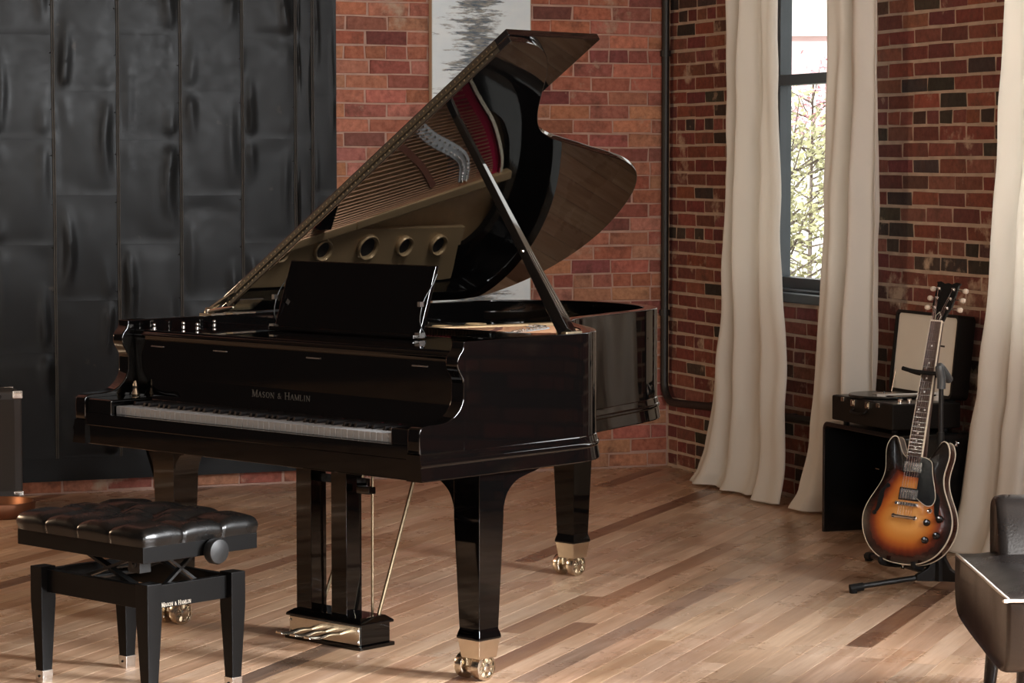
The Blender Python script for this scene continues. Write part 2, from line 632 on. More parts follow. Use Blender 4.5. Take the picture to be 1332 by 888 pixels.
# the rest of the loft floor, behind the camera and left of the picture
far = MB()
far.box(-8.99, -5.9, -15.9, -0.05, -0.022, -0.004)
far.box(-5.9, -0.05, -15.9, -7.6, -0.022, -0.004)
o = far.build('floorboards', PLANKS, floor)
at = o.data.attributes.new('tint', 'FLOAT_COLOR', 'FACE')
for d in at.data:
    d.color = (0.52, 0.33, 0.20, 1)

# ---- windows
FRAME = mat('slate_window_paint', (0.035, 0.045, 0.055), 0.4, vary=0.2)
pane_m = bpy.data.materials.new('window_glass')
pane_m.use_nodes = True
nt = pane_m.node_tree
nt.nodes.remove(nt.nodes['Principled BSDF'])
tr, gl, mx = nt.nodes.new('ShaderNodeBsdfTransparent'), nt.nodes.new('ShaderNodeBsdfGlossy'), nt.nodes.new('ShaderNodeMixShader')
gl.inputs['Roughness'].default_value = 0.02
tr.inputs[0].default_value = (0.96, 0.975, 0.97, 1)
mx.inputs[0].default_value = 0.06
nt.links.new(tr.outputs[0], mx.inputs[1])
nt.links.new(gl.outputs[0], mx.inputs[2])
nt.links.new(mx.outputs[0], nt.nodes['Material Output'].inputs[0])
for k, (ya, yb) in enumerate(WIN[:2]):
    wn = bpy.data.objects.new('window_%d' % (k + 1), None)
    COL.objects.link(wn)
    struct(wn)
    wn['label'] = ['slate grey sash window between the two left cream curtains', 'tall sash window behind the curtain at the right edge'][k]
    xa, xb = 0.075, 0.135
    f = MB()
    f.box(xa, xb, ya + .002, ya + .055, SILL, HEAD - .002).box(xa, xb, yb - .055, yb - .002, SILL, HEAD - .002)
    f.box(xa, xb, ya + .05, yb - .05, HEAD - .06, HEAD - .002).box(xa, xb, ya + .05, yb - .05, SILL + .02, SILL + .075)
    f.build('window_frame', FRAME, wn, bev=.004)
    MB().box(xa - .012, xb - .01, ya + .05, yb - .05, 1.818, 1.866).build('meeting_rail', FRAME, wn, bev=.005)
    s_ = MB().box(-0.018, 0.165, ya + .002, yb - .002, SILL - .03, SILL + .012)
    s_.box(0.03, 0.165, ya + .002, yb - .002, SILL + .01, SILL + .026)
    s_.build('window_sill', FRAME, wn, bev=.006)
    for z0, z1 in ((SILL + .07, 1.825), (1.86, HEAD - .055)):
        MB().box(0.108, 0.112, ya + .05, yb - .05, z0, z1).build('pane', pane_m, wn)

# ---- black pipe down the corner and along the right wall
p = thing('heating_pipe', 'black iron pipe running down the brick corner and along the right wall', 'pipe', (0, 0, 0))
pb = MB()
pts = [(-0.034, -0.034, 4.35), (-0.034, -0.034, 1.0), (-0.034, -0.034, 0.42)]
for k in range(1, 7):
    a_ = k / 6 * PI / 2
    pts.append((-0.034, -0.034 - 0.1 * (1 - math.cos(a_)), 0.42 - 0.1 * math.sin(a_)))
pts += [(-0.034, -0.5, 0.335), (-0.034, -3.0, 0.40)]
pb.tube(pts, 0.0185, 12)
pb.build('pipe_run', PIPE, p)
for z in (0.75, 2.0):
    MB().lathe([(0.019, -.014), (0.026, -.014), (0.026, .014), (0.019, .014)], (-0.034, -0.034, z), n=16).build('pipe_collar', PIPE, p)
for y in (-0.55, -1.34):
    MB().box(-.036, 0.002, y - .012, y + .012, .315 + (-y) * .022, .345 + (-y) * .022).build('pipe_bracket', PIPE, p)

# ---- black sheet-metal clad sliding door
TIN = bpy.data.materials.new('black_sheet_metal')
TIN.use_nodes = True
nt = TIN.node_tree
p_ = nt.nodes['Principled BSDF']
geo = nt.nodes.new('ShaderNodeNewGeometry')
nz = nt.nodes.new('ShaderNodeTexNoise')
nz.inputs['Scale'].default_value = 2.2
nz.inputs['Detail'].default_value = 8
nt.links.new(geo.outputs['Position'], nz.inputs['Vector'])
cr = nt.nodes.new('ShaderNodeValToRGB')
cr.color_ramp.elements[0].position, cr.color_ramp.elements[0].color = 0.35, (0.0026, 0.0030, 0.0033, 1)
cr.color_ramp.elements[1].position, cr.color_ramp.elements[1].color = 0.72, (0.0065, 0.0065, 0.0065, 1)
nt.links.new(nz.outputs['Fac'], cr.inputs[0])
nz2 = nt.nodes.new('ShaderNodeTexNoise')
nz2.inputs['Scale'].default_value = 26
nz2.inputs['Detail'].default_value = 8
nt.links.new(geo.outputs['Position'], nz2.inputs['Vector'])
mr = nt.nodes.new('ShaderNodeMapRange')
mr.inputs[1].default_value, mr.inputs[2].default_value, mr.inputs[3].default_value, mr.inputs[4].default_value = 0.3, 0.7, 0.33, 0.42
nt.links.new(nz2.outputs['Fac'], mr.inputs[0])
nt.links.new(mr.outputs[0], p_.inputs['Roughness'])
# scratches: thin pale scuffs
sc = nt.nodes.new('ShaderNodeMapRange')
sc.inputs[1].default_value, sc.inputs[2].default_value, sc.inputs[4].default_value = 0.70, 0.76, 0.5
nz3 = nt.nodes.new('ShaderNodeTexNoise')
nz3.inputs['Scale'].default_value = 9
nz3.inputs['Detail'].default_value = 12
nt.links.new(geo.outputs['Position'], nz3.inputs['Vector'])
nt.links.new(nz3.outputs['Fac'], sc.inputs[0])
mxs = nt.nodes.new('ShaderNodeMix')
mxs.data_type = 'RGBA'
nt.links.new(sc.outputs[0], mxs.inputs[0])
nt.links.new(cr.outputs[0], mxs.inputs[6])
mxs.inputs[7].default_value = (0.06, 0.05, 0.04, 1)
nt.links.new(mxs.outputs[2], p_.inputs['Base Color'])
p_.inputs['Specular IOR Level'].default_value = 0.15

door = struct(MB().box(-4.15, -1.700, -0.052, -0.012, 0.062, 2.75).build('door_1', TIN, bev=.004))
door['label'] = 'black sliding door clad in dented sheet metal beside the brick wall'
rd = random.Random(5)
cols = [(-4.15, -3.867), (-3.867, -3.58), (-3.58, -3.293), (-3.293, -3.006), (-3.006, -2.719), (-2.719, -2.434), (-2.434, -2.148), (-2.148, -1.898), (-1.898, -1.817), (-1.817, -1.700)]


def sheet(xa, xb, za, zb, seed, amp):
    L = xb - xa
    ph = seed * 3.7
    side = rd.choice((-1, 1))
    k1, k2, k3 = rd.uniform(.4, 1), rd.uniform(-.4, .6), rd.uniform(.15, .5)

    def fn(s, t):
        x, z = xa + s * L, za + t * (zb - za)
        e = min(1, min(s, 1 - s) * 9) * min(1, min(t, 1 - t) * 7)
        e = e * e * (3 - 2 * e)
        d = noise.noise((x * 4.5, z * 2.2, ph)) * k1 + noise.noise((x * 12, z * 5, ph + 9)) * .12
        # long buckles rising along both seams, and a soft pillow over the sheet
        bl = 0
        for c_, q in ((.15, 0), (.85, 2.1)):
            c2_ = c_ + (.5 - c_) * .45 * math.sin(PI * t) ** 2 * (k3 * 2 - .4)
            bl += math.exp(-((s - c2_) / .085) ** 2) * max(0, .35 + .65 * math.sin(t * 4.5 + ph + q)) * (1.0 if (c_ < .5) == (side < 0) else .45)
        pil = math.sin(PI * s) * math.sin(PI * t) * (.35 + k2 * .4)
        lap = .0022 * (1 - t) + (.0012 if t < .03 else 0)
        y = -0.0535 - 0.0012 - lap - e * amp * (d * 0.7 + bl * .95 + pil * .8)
        return (x + .0008 * (1 - 2 * s), y, z)
    g = MB().grid(22, 28, fn)
    # hem round the sheet's edge
    rim = [(xa + .0008, -0.05, za), (xb - .0008, -0.05, za), (xb - .0008, -0.05, zb), (xa + .0008, -0.05, zb)]
    return g


SEAM = mat('worn_seam_metal', (0.050, 0.048, 0.045), 0.40, spec=.4, vary=.5, vscale=25)
n = 0
for c, (xa, xb) in enumerate(cols):
    A = c % 2 == 1 or c == 8
    if c == 9:
        A = False
    joints = [.641 - .47, .641, 1.104, 1.575, 2.04, 2.51] if A else [.39, .859, 1.325, 1.789, 2.25, 2.72]
    zs = [0.165] + [j + rd.uniform(-.008, .008) for j in joints if .19 < j < 2.7] + [2.745]
    for za, zb in zip(zs, zs[1:]):
        n += 1
        o = sheet(xa + .0015, xb - .0015, za + .0012, zb - .0012, n, 0.012 if xb - xa > .2 else .006).build('metal_sheet', TIN, door, fix=False)
    # raised standing seam beside the sheet
    if c < 9:
        sm = MB()
        pts = [(xb + rd.uniform(-.0016, .0016), -0.0600, .165 + k * .2) for k in range(13)] + [(xb, -.0600, 2.74)]
        for dx in (-.004, .004):
            sm.tube([(x + dx, y, z) for x, y, z in pts], 0.0030, 6)
        sm.build('standing_seam', SEAM, door)
for xa, xb in ((-4.15, -2.93), (-2.93, -1.70)):
    MB().grid(40, 4, lambda s, t: (xa + s * (xb - xa), -.0555 - .003 * noise.noise((xa * 3 + s * 9, t * 2, 4)), .063 + t * .101)).build('bottom_sheet', TIN, door, fix=False)
rv = MB()
for xb in [c[1] for c in cols[:-1]]:
    for k in range(12):
        rv.lathe([(.0035, .001), (.003, -.002), (.0005, -.003)], (xb - .012, -.0565, .25 + k * .21 + rd.uniform(-.03, .03)), (0, 1, 0), 6)
stuff(rv.build('rivet', TIN, door))

# ---- painting on the back wall
can = bpy.data.materials.new('abstract_canvas')
can.use_nodes = True
nt = can.node_tree
p_ = nt.nodes['Principled BSDF']
tc = nt.nodes.new('ShaderNodeTexCoord')
sx = nt.nodes.new('ShaderNodeSeparateXYZ')
nt.links.new(tc.outputs['Object'], sx.inputs[0])


def nmath(op, a, b=None, c=None):
    k = nt.nodes.new('ShaderNodeMath')
    k.operation = op
    for i, v in enumerate((a, b, c)):
        if v is None:
            continue
        if isinstance(v, (int, float)):
            k.inputs[i].default_value = v
        else:
            nt.links.new(v, k.inputs[i])
    return k.outputs[0]


def nnoise(scale, sc, detail=6):
    mpn = nt.nodes.new('ShaderNodeMapping')
    mpn.inputs['Scale'].default_value = sc
    nt.links.new(tc.outputs['Object'], mpn.inputs[0])
    k = nt.nodes.new('ShaderNodeTexNoise')
    k.inputs['Scale'].default_value = scale
    k.inputs['Detail'].default_value = detail
    k.inputs['Roughness'].default_value = 0.7
    nt.links.new(mpn.outputs[0], k.inputs['Vector'])
    return k.outputs['Fac']


# a soft vertical reflection broken into horizontal strokes, slightly right of centre
wob = nmath('MULTIPLY', nmath('SUBTRACT', nnoise(3.0, (0.3, 1, 5.0), 3), 0.5), 0.5)
cx = nmath('ABSOLUTE', nmath('ADD', nmath('ADD', sx.outputs[0], 0.02), wob))
band = nmath('SUBTRACT', 1.0, nmath('DIVIDE', cx, 0.15))
st = nnoise(9, (1.0, 1, 6.0), 6)
mask = nt.nodes.new('ShaderNodeMapRange')
nt.links.new(nmath('ADD', band, nmath('MULTIPLY', nmath('SUBTRACT', st, 0.5), 4.2)), mask.inputs[0])
mask.inputs[1].default_value, mask.inputs[2].default_value = 0.2, 0.7
c2 = nt.nodes.new('ShaderNodeValToRGB')
els = c2.color_ramp.elements
els[0].position, els[0].color = 0.30, (0.035, 0.055, 0.085, 1)
els[1].position, els[1].color = 0.70, (0.50, 0.55, 0.60, 1)
e = els.new(0.45)
e.color = (0.13, 0.17, 0.21, 1)
e = els.new(0.57)
e.color = (0.27, 0.27, 0.24, 1)
nt.links.new(nnoise(22, (0.8, 1, 4.0), 6), c2.inputs[0])
base = nt.nodes.new('ShaderNodeValToRGB')
base.color_ramp.elements[0].position, base.color_ramp.elements[0].color = 0.35, (0.68, 0.79, 0.86, 1)
base.color_ramp.elements[1].position, base.color_ramp.elements[1].color = 0.65, (0.77, 0.86, 0.90, 1)
nt.links.new(nnoise(4, (1, 1, 1.5), 5), base.inputs[0])
mxx = nt.nodes.new('ShaderNodeMix')
mxx.data_type = 'RGBA'
nt.links.new(mask.outputs[0], mxx.inputs[0])
nt.links.new(base.outputs[0], mxx.inputs[6])
nt.links.new(c2.outputs[0], mxx.inputs[7])
nt.links.new(mxx.outputs[2], p_.inputs['Base Color'])
p_.inputs['Roughness'].default_value = 0.6
pt = thing('abstract_painting', 'tall pale blue abstract canvas hanging on the brick wall behind the piano', 'painting', (-0.985, -0.004, 1.55))
MB().box(-.246, .246, -.040, -.006, -.82, .90).build('canvas', can, pt, bev=.003)
MB().box(-.250, -.2465, -.038, -.004, -.824, .904).box(.2465, .250, -.038, -.004, -.824, .904).box(-.25, .25, -.038, -.004, -.826, -.8205).box(-.25, .25, -.038, -.004, .9005, .904).build('frame_edge', mat('pale_wood_edge', (0.42, 0.33, 0.25), 0.6), pt)

# ------------------------------------------------------------------ curtains
CLOTH = bpy.data.materials.new('cream_linen')
CLOTH.use_nodes = True
nt = CLOTH.node_tree
p_ = nt.nodes['Principled BSDF']
p_.inputs['Base Color'].default_value = (0.82, 0.80, 0.76, 1)
p_.inputs['Roughness'].default_value = 0.9
p_.inputs['Specular IOR Level'].default_value = 0.1
tl = nt.nodes.new('ShaderNodeBsdfTranslucent')
tl.inputs[0].default_value = (0.80, 0.76, 0.70, 1)
ms = nt.nodes.new('ShaderNodeMixShader')
ms.inputs[0].default_value = 0.42
nt.links.new(p_.outputs[0], ms.inputs[1])
nt.links.new(tl.outputs[0], ms.inputs[2])
nt.links.new(ms.outputs[0], nt.nodes['Material Output'].inputs[0])
tc = nt.nodes.new('ShaderNodeTexCoord')
wv = nt.nodes.new('ShaderNodeTexNoise')
wv.inputs['Scale'].default_value = 350
nt.links.new(tc.outputs['Object'], wv.inputs['Vector'])
bp = nt.nodes.new('ShaderNodeBump')
bp.inputs['Strength'].default_value = 0.12
bp.inputs['Distance'].default_value = 0.002
nt.links.new(wv.outputs['Fac'], bp.inputs['Height'])
nt.links.new(bp.outputs['Normal'], p_.inputs['Normal'])


def interp(tab, z):
    if z <= tab[0][0]:
        return tab[0][1]
    for (z0, v0), (z1, v1) in zip(tab, tab[1:]):
        if z <= z1:
            t = (z - z0) / (z1 - z0)
            t = t * t * (3 - 2 * t)
            return v0 + (v1 - v0) * t
    return tab[-1][1]


def curtain(label, left, right, folds, seed, x0=-0.15, amp=0.055, flare=0.05):
    def fn(s, t):
        t2 = t ** 1.5
        z = 0.012 + t2 * 3.3
        yl, yr = interp(left, z), interp(right, z)
        ph = folds * 2 * PI * s
        dr = noise.noise((s * 2.3, z * .55, seed)) * 1.5
        a_ = amp * (0.75 + .45 * noise.noise((s * 3, z * .8, seed + 5)))
        wave = math.sin(ph + dr) + .32 * math.sin(2.3 * ph + 1.3 + dr * 1.5 + seed)
        wrk = noise.noise((s * 9, z * 3.2, seed + 2)) * .010 + noise.noise((s * 5 + z * 1.5, z * 5, seed)) * .007
        fl = max(0, 1 - z / .35)
        x = x0 - a_ * wave + wrk - flare * fl * fl * (1 + .8 * noise.noise((s * 5, 0, seed)))
        y = yl + (yr - yl) * s + .016 * math.cos(ph + dr)
        zz = z + (0.010 * noise.noise((s * 6, 1, seed)) if t == 0 else 0)
        return (min(x, -0.03), y, max(zz, .006))
    o = MB().grid(110, 70, fn).build('curtain', CLOTH, None, ang=60, fix=False)
    md = o.modifiers.new('thickness', 'SOLIDIFY')
    md.thickness = 0.003
    tag(o, label, 'curtain', 'cream linen window curtains')
    return o


curtain('long cream linen curtain nearest the brick corner, left of the window', [(0, -.68), (.08, -.74), (.17, -.77), (.46, -.825), (.95, -.90), (1.5, -.96), (2.2, -.95), (3.3, -.96)],
        [(0, -1.56), (.5, -1.52), (1.2, -1.44), (2.2, -1.42), (3.3, -1.41)], 2.6, 1.7)
curtain('long cream linen curtain between the window and the black side table', [(0, -1.68), (.1, -1.75), (.33, -1.78), (.86, -1.83), (1.35, -1.87), (1.83, -1.92), (3.3, -1.93)],
        [(0, -2.20), (.6, -2.265), (1.2, -2.27), (2.2, -2.255), (3.3, -2.25)], 1.8, 6.1)
curtain('cream linen curtain at the right edge, behind the armchair and guitar', [(0, -2.965), (.22, -3.0), (.46, -3.03), (.64, -3.08), (1.14, -3.165), (1.6, -3.215), (2.1, -3.255), (3.3, -3.27)],
        [(0, -3.75), (1, -3.80), (3.3, -3.78)], 3.2, 9.4, amp=.04)
# curtains beyond the picture's right edge are out of sight; a rod carries those seen above the frame

# ------------------------------------------------------------------ grand piano (local: x along the keys, y to the tail, z up)
PW_ = 1.5205
piano = thing('grand_piano', 'glossy black grand piano with its lid propped open', 'piano', (-2.971, -4.797, 0), -1.122)
# plan of the bent rim, from the front treble corner round the tail to the front bass corner
plan = [(0, .17), (0, .40), (0, .60), (-.006, .69), (-.035, .765), (-.085, .83), (-.16, .895), (-.26, .965), (-.36, 1.04), (-.44, 1.12), (-.49, 1.21), (-.523, 1.32), (-.552, 1.43),
        (-.582, 1.54), (-.610, 1.65), (-.642, 1.75), (-.69, 1.845), (-.76, 1.92), (-.86, 1.985), (-1.0, 2.035), (-1.13, 2.052), (-1.25, 2.035), (-1.36, 1.985), (-1.44, 1.915), (-1.495, 1.83),
        (-PW_, 1.72), (-PW_, 1.55), (-PW_, 1.0), (-PW_, .5), (-PW_, .17)]
RIM = [(p[0], p[1]) for p in spline([Vector((x, y, 0)) for x, y in plan], 5)]


def offs(path, d):
    """offset a plan path to its left (inwards for RIM) by d"""
    out = []
    for i, p in enumerate(path):
        a_, b_ = Vector(path[max(i - 1, 0)]), Vector(path[min(i + 1, len(path) - 1)])
        t = (b_ - a_).normalized()
        out.append((p[0] - t.y * d, p[1] + t.x * d))
    return out


def strip(path_o, path_i, z0, z1):
    """solid wall between two plan paths"""
    rings = [[(o[0], o[1], z0), (i[0], i[1], z0), (i[0], i[1], z1), (o[0], o[1], z1)] for o, i in zip(path_o, path_i)]
    return MB().loft(rings)


ZR, ZB = 0.978, 0.600
strip(RIM, offs(RIM, .048), .655, ZR).build('rim', BLACK, piano, bev=.003, ang=50)
# moulding round the foot of the rim: stepped profile (outward distance, height)
prof = [(.0, .674), (.003, .672), (.004, .668), (.009, .654), (.0125, .652), (.0155, .648), (.0155, .644), (.0125, .640), (.009, .638), (.010, .634), (.0185, ZB + .003), (.017, ZB), (-.05, ZB), (-.05, .674)]
prof = [(d * .6 if d > 0 else d, z) for d, z in prof]
rings = []
prr = [(0, -.006)] + [(0, .05), (0, .12)] + RIM + [(-PW_, .1), (-PW_, -.006)]
offl = {d: offs(prr, -d) for d in set(q[0] for q in prof)}
for i in range(len(prr)):
    rings.append([(offl[d][i][0], offl[d][i][1], z) for d, z in prof])
MB().loft(rings).build('base_moulding', BLACK, piano, ang=25)
# cheeks (arms)
cheek = [(.0, .672)] + [tuple(q)[:2] for q in spline([(-.004, .68, 0), (-.004, .733, 0), (.004, .748, 0), (.03, .754, 0), (.075, .755, 0), (.115, .762, 0), (.15, .785, 0), (.168, .815, 0), (.172, .845, 0),
                                                        (.166, .875, 0), (.150, .900, 0), (.146, .918, 0), (.150, .937, 0), (.166, .955, 0), (.172, ZR, 0)], 4)] + [(.26, ZR), (.26, .672)]
for ua, ub in ((-.0005, -.048), (-PW_ + .048, -PW_ + .0005)):
    MB().prism(cheek, lambda y, z: (ua, y, z), lambda y, z: (ub, y, z)).build('cheek', BLACK, piano, bev=.004, seg=3, ang=45)
MB().box(-PW_ + .02, -.02, .004, .62, ZB, .662).build('key_bed', BLACK, piano, bev=.003)
MB().box(-PW_ + .05, -.05, -.002, .022, .658, .697).build('key_slip', BLACK, piano, bev=.003)
KU0 = -PW_ / 2 - .6125 + .02
for ua, ub in ((-PW_ + .049, KU0 - .004), (KU0 + 1.2255 + .003, -.049)):
    MB().box(ua, ub, .006, .175, .66, .742).build('key_block', BLACK, piano, bev=.006, seg=3)
# keys
wk = MB().box(-.0113, .0113, .024, .185, .697, .7225).mesh('white_key', IVORY, bev=.0012, seg=1)
for k in range(52):
    o = link('white_key', wk, piano)
    o.location = (KU0 + .02356 * (k + .5), 0, 0)
bk = MB().loft([[(-.0055, .0745, .722), (.0055, .0745, .722), (.0055, .185, .722), (-.0055, .185, .722)], [(-.0045, .080, .734), (.0045, .080, .734), (.0045, .185, .734), (-.0045, .185, .734)]]).mesh('black_key', EBONY, bev=.001, seg=1)
for k in range(51):
    if k % 7 in (0, 2, 3, 5, 6):      # a-b-c-d-e-f-g from the bass
        o = link('black_key', bk, piano)
        o.location = (KU0 + .02356 * (k + 1), 0, 0)
MB().box(-PW_ + .05, -.05, .178, .186, .722, .729).build('key_felt_strip', REDFELT, piano)
# fallboard with the maker's name, and the shelf above it
fb = MB().prism([(.186, .727), (.196, .745), (.200, .80), (.196, .915), (.190, .932), (.196, .942), (.215, .945), (.215, .727)], lambda y, z: (-PW_ + .049, y, z), lambda y, z: (-.049, y, z)).build('fallboard', BLACK, piano, bev=.003)
for u in (-1.359, -1.06, -.64, -.197):
    MB().box(u - .030, u + .030, .1935, .1965, .8965, .9005).build('hinge_plate', NICKEL, fb)
MB().box(-PW_ + .048, -.048, .20, .60, .925, .948).build('music_shelf', BLACK, piano, bev=.003)
for u in (-PW_ + .085,):
    k_ = MB().lathe([(.014, 0), (.015, .004), (.010, .014), (.0075, .022), (.009, .030), (.006, .038), (.003, .046), (.001, .047)], (u, .168, .742), n=16).build('fallboard_knob', BRASS, piano)
md_ = MB()
md_.loft([[(-1.12, .470, .950), (-.476, .470, .950), (-.476, .488, .950), (-1.12, .488, .950)], [(-1.12, .545, 1.165), (-.476, .545, 1.165), (-.476, .560, 1.165), (-1.12, .560, 1.165)]])
desk = md_.build('music_desk', BLACK, piano, bev=.003)
MB().box(-1.12, -.476, .448, .474, .949, .962).build('desk_ledge', BLACK, desk, bev=.003)
for u in (-.474, -1.122):
    MB().tube(spline([(u, .50, .955), (u, .475, 1.0), (u, .49, 1.06), (u, .53, 1.11), (u, .548, 1.14)], 5), .0014, 8).build('desk_strut', BLACKM, desk)
    MB().box(u - .010, u + .010, .462, .486, .952, .968).build('desk_bracket', NICKEL, desk)
    MB().box(u - .006, u + .006, .47, .485, 1.045, 1.06).build('desk_catch', NICKEL, desk)
for (u, v) in ((-1.44, .25), (-1.44, .37), (-1.44, .50), (-1.36, .36), (-.10, .26), (-.10, .48)):
    MB().lathe([(.006, 0), (.006, .004), (.0035, .006), (.0062, .011), (.006, .015), (.002, .018)], (u, v, .948), n=12).build('desk_slide_knob', NICKEL, piano)

# serif capitals drawn as small raised strokes: (x0, y0, x1, y1, thick)
GLY = {'M': (1.0, [(0.10, 0, .10, 1, .08), (.10, 1, .5, .05, .15), (.5, .05, .9, 1, .08), (.9, 0, .9, 1, .15)], [(.10, 0), (.9, 0), (.06, 1), (.94, 1)]),
       'A': (.86, [(.08, 0, .43, 1, .07), (.43, 1, .78, 0, .15), (.2, .34, .66, .34, .07)], [(.08, 0), (.78, 0)]),
       'S': (.66, [(.56, .82, .44, .95, .09), (.44, .95, .22, .95, .09), (.22, .95, .1, .78, .11), (.1, .78, .2, .58, .12), (.2, .58, .46, .44, .14), (.46, .44, .57, .26, .12), (.57, .26, .46, .06, .11), (.46, .06, .22, .05, .09), (.22, .05, .08, .2, .09)], []),
       'O': (.92, [(.46, .98, .2, .88, .09), (.2, .88, .07, .5, .13), (.07, .5, .2, .12, .13), (.2, .12, .46, .02, .09), (.46, .02, .72, .12, .09), (.72, .12, .85, .5, .13), (.85, .5, .72, .88, .13), (.72, .88, .46, .98, .09)], []),
       'N': (.92, [(.12, 0, .12, 1, .08), (.12, 1, .8, 0, .15), (.8, 0, .8, 1, .08)], [(.12, 0), (.1, 1), (.8, 1)]),
       'H': (.94, [(.14, 0, .14, 1, .14), (.8, 0, .8, 1, .14), (.14, .5, .8, .5, .07)], [(.14, 0), (.14, 1), (.8, 0), (.8, 1)]),
       'L': (.74, [(.16, 0, .16, 1, .14), (.16, .03, .66, .03, .08), (.66, .03, .68, .24, .07)], [(.16, 1), (.16, 0)]),
       'I': (.44, [(.22, 0, .22, 1, .14)], [(.22, 0), (.22, 1)]),
       '&': (.95, [(.84, .55, .62, .2, .09), (.62, .2, .38, .02, .09), (.38, .02, .14, .1, .12), (.14, .1, .12, .34, .12), (.12, .34, .46, .6, .09), (.46, .6, .56, .82, .09), (.56, .82, .42, .97, .09), (.42, .97, .26, .85, .11), (.26, .85, .3, .66, .12), (.3, .66, .9, .02, .14)], []),
       ' ': (.45, [], [])}


def lettering(mb, text, h, at, width):
    """small capitals: words start large. at(x, y, d) gives the 3D point; returns fitted to width"""
    x, runs = 0, []
    prev = ' '
    for ch in text:
        s = h if (prev == ' ' and ch != '&') else h * .80
        runs.append((ch, x, s))
        x += GLY[ch][0] * s + .14 * h
        prev = ch
    k = width / x
    for ch, cx_, s in runs:
        _, strokes, serifs = GLY[ch]
        sg = list(strokes) + [(a_ - .13, b_ + (.03 if b_ < .5 else -.03), a_ + .13, b_ + (.03 if b_ < .5 else -.03), .06) for a_, b_ in serifs]
        for x0_, y0_, x1_, y1_, t in sg:
            d = Vector((x1_ - x0_, y1_ - y0_))
            nn = Vector((-d.y, d.x)).normalized() * t / 2
            e_ = d.normalized() * .02
            q = [(x0_ - e_.x + nn.x, y0_ - e_.y + nn.y), (x0_ - e_.x - nn.x, y0_ - e_.y - nn.y), (x1_ + e_.x - nn.x, y1_ + e_.y - nn.y), (x1_ + e_.x + nn.x, y1_ + e_.y + nn.y)]
            mb.loft([[at(cx_ * k + px * s * k, py * s, dd) for px, py in q] for dd in (0, 1)])
    return mb


lt = lettering(MB(), 'MASON & HAMLIN', .021, lambda x, y, d: (-.915 + x, .1985 - d * .0010, .768 + y), .26)
lt.build('maker_name', LETTER, fb)

# lid: hinged along the bass side, raised about 33 degrees
LA = 0.5797
lt_, ln_ = Vector((math.cos(LA), 0, math.sin(LA))), Vector((-math.sin(LA), 0, math.cos(LA)))
LO = Vector((-PW_, 0, 1.0253))


def lidp(u, v, n_):
    return LO + lt_ * (u + PW_) + ln_ * n_ + Vector((0, v, 0))


full = offs(RIM, -.012)
outline = [(.012, .595)] + [q for q in full if q[1] > .60] + [(-PW_ - .008, .595)]
lid = MB().loft([[lidp(u, v, -.044) for u, v in outline], [lidp(u, v, -.0225) for u, v in outline]]).build('lid', LIDBOOST, piano, bev=.003, ang=40)
flap = [(.016, .595), (.016, 1.005), (-PW_ - .004, 1.005), (-PW_ - .004, .595)]
MB().loft([[lidp(u, v, -.022) for u, v in flap], [lidp(u, v, 0) for u, v in flap]]).build('lid_flap', LIDBOOST, piano, bev=.003)
# continuous hinge showing along the folded front edge
hg = MB()
hq = [(.0, -.004), (-PW_ + .02, -.004)]
hg.loft([[lidp(u, v, n_) for v, n_ in ((.5945, -.0405), (.5935, -.0405), (.5935, -.0045), (.5945, -.0045))] for u in (-.04, -PW_ + .02)])
hinge = hg.build('lid_hinge', mat('tarnished_hinge', (0.030, 0.025, 0.018), 0.6, 0.5, vary=.4, vscale=70), lid)
hs = MB()
for k in range(64):
    for off_ in (-.0315, -.0135):
        hs.lathe([(.0036, 0), (.003, .0012), (.0003, .0016)], lidp(-.06 - k * .0224 - (.011 if off_ < -.02 else 0), .5936, off_), (0, -1, 0), 8)
stuff(hs.build('hinge_screw', mat('dull_screw', (.14, .115, .075), .5, .8), hinge))
MB().tube([lidp(-.04, .5915, -.0225), lidp(-PW_ + .02, .5915, -.0225)], .0028, 8).build('hinge_pin', mat('hinge_knuckle', (.06, .048, .03), .5, .6), hinge)
# butterfly hinges on the bass side
for v in (.66, 1.25):
    hb = MB()
    hb.loft([[lidp(u, vv, n_) for vv, n_ in ((v - .05, -.046), (v + .05, -.046), (v + .05, -.043), (v - .05, -.043))] for u in (-PW_ + .004, -PW_ + .07)])
    hb.box(-PW_ + .002, -PW_ + .045, v - .05, v + .05, ZR, ZR + .004)
    hb.tube([(-PW_ + .004, v - .052, ZR + .006), (-PW_ + .004, v + .052, ZR + .006)], .006, 10)
    hb.build('side_hinge', BRASS, piano)
hb = MB()
hb.box(-PW_ + .0, -PW_ + .060, .505, .565, ZR, ZR + .006)
hb.tube([(-PW_ + .01, .530, ZR + .012), (-PW_ + .065, .545, ZR + .045), (-PW_ + .125, .550, ZR + .078)], [.008, .010, .005], 10)
hb.tube([(-PW_ + .02, .515, ZR + .008), (-PW_ + .10, .520, ZR + .020), (-PW_ + .145, .525, ZR + .030)], [.008, .009, .003], 10)
hb.lathe([(.010, 0), (.010, .016), (.004, .022)], (-PW_ + .030, .515, ZR + .004), n=12)
hb.build('lid_lock_lever', BRASS, piano)
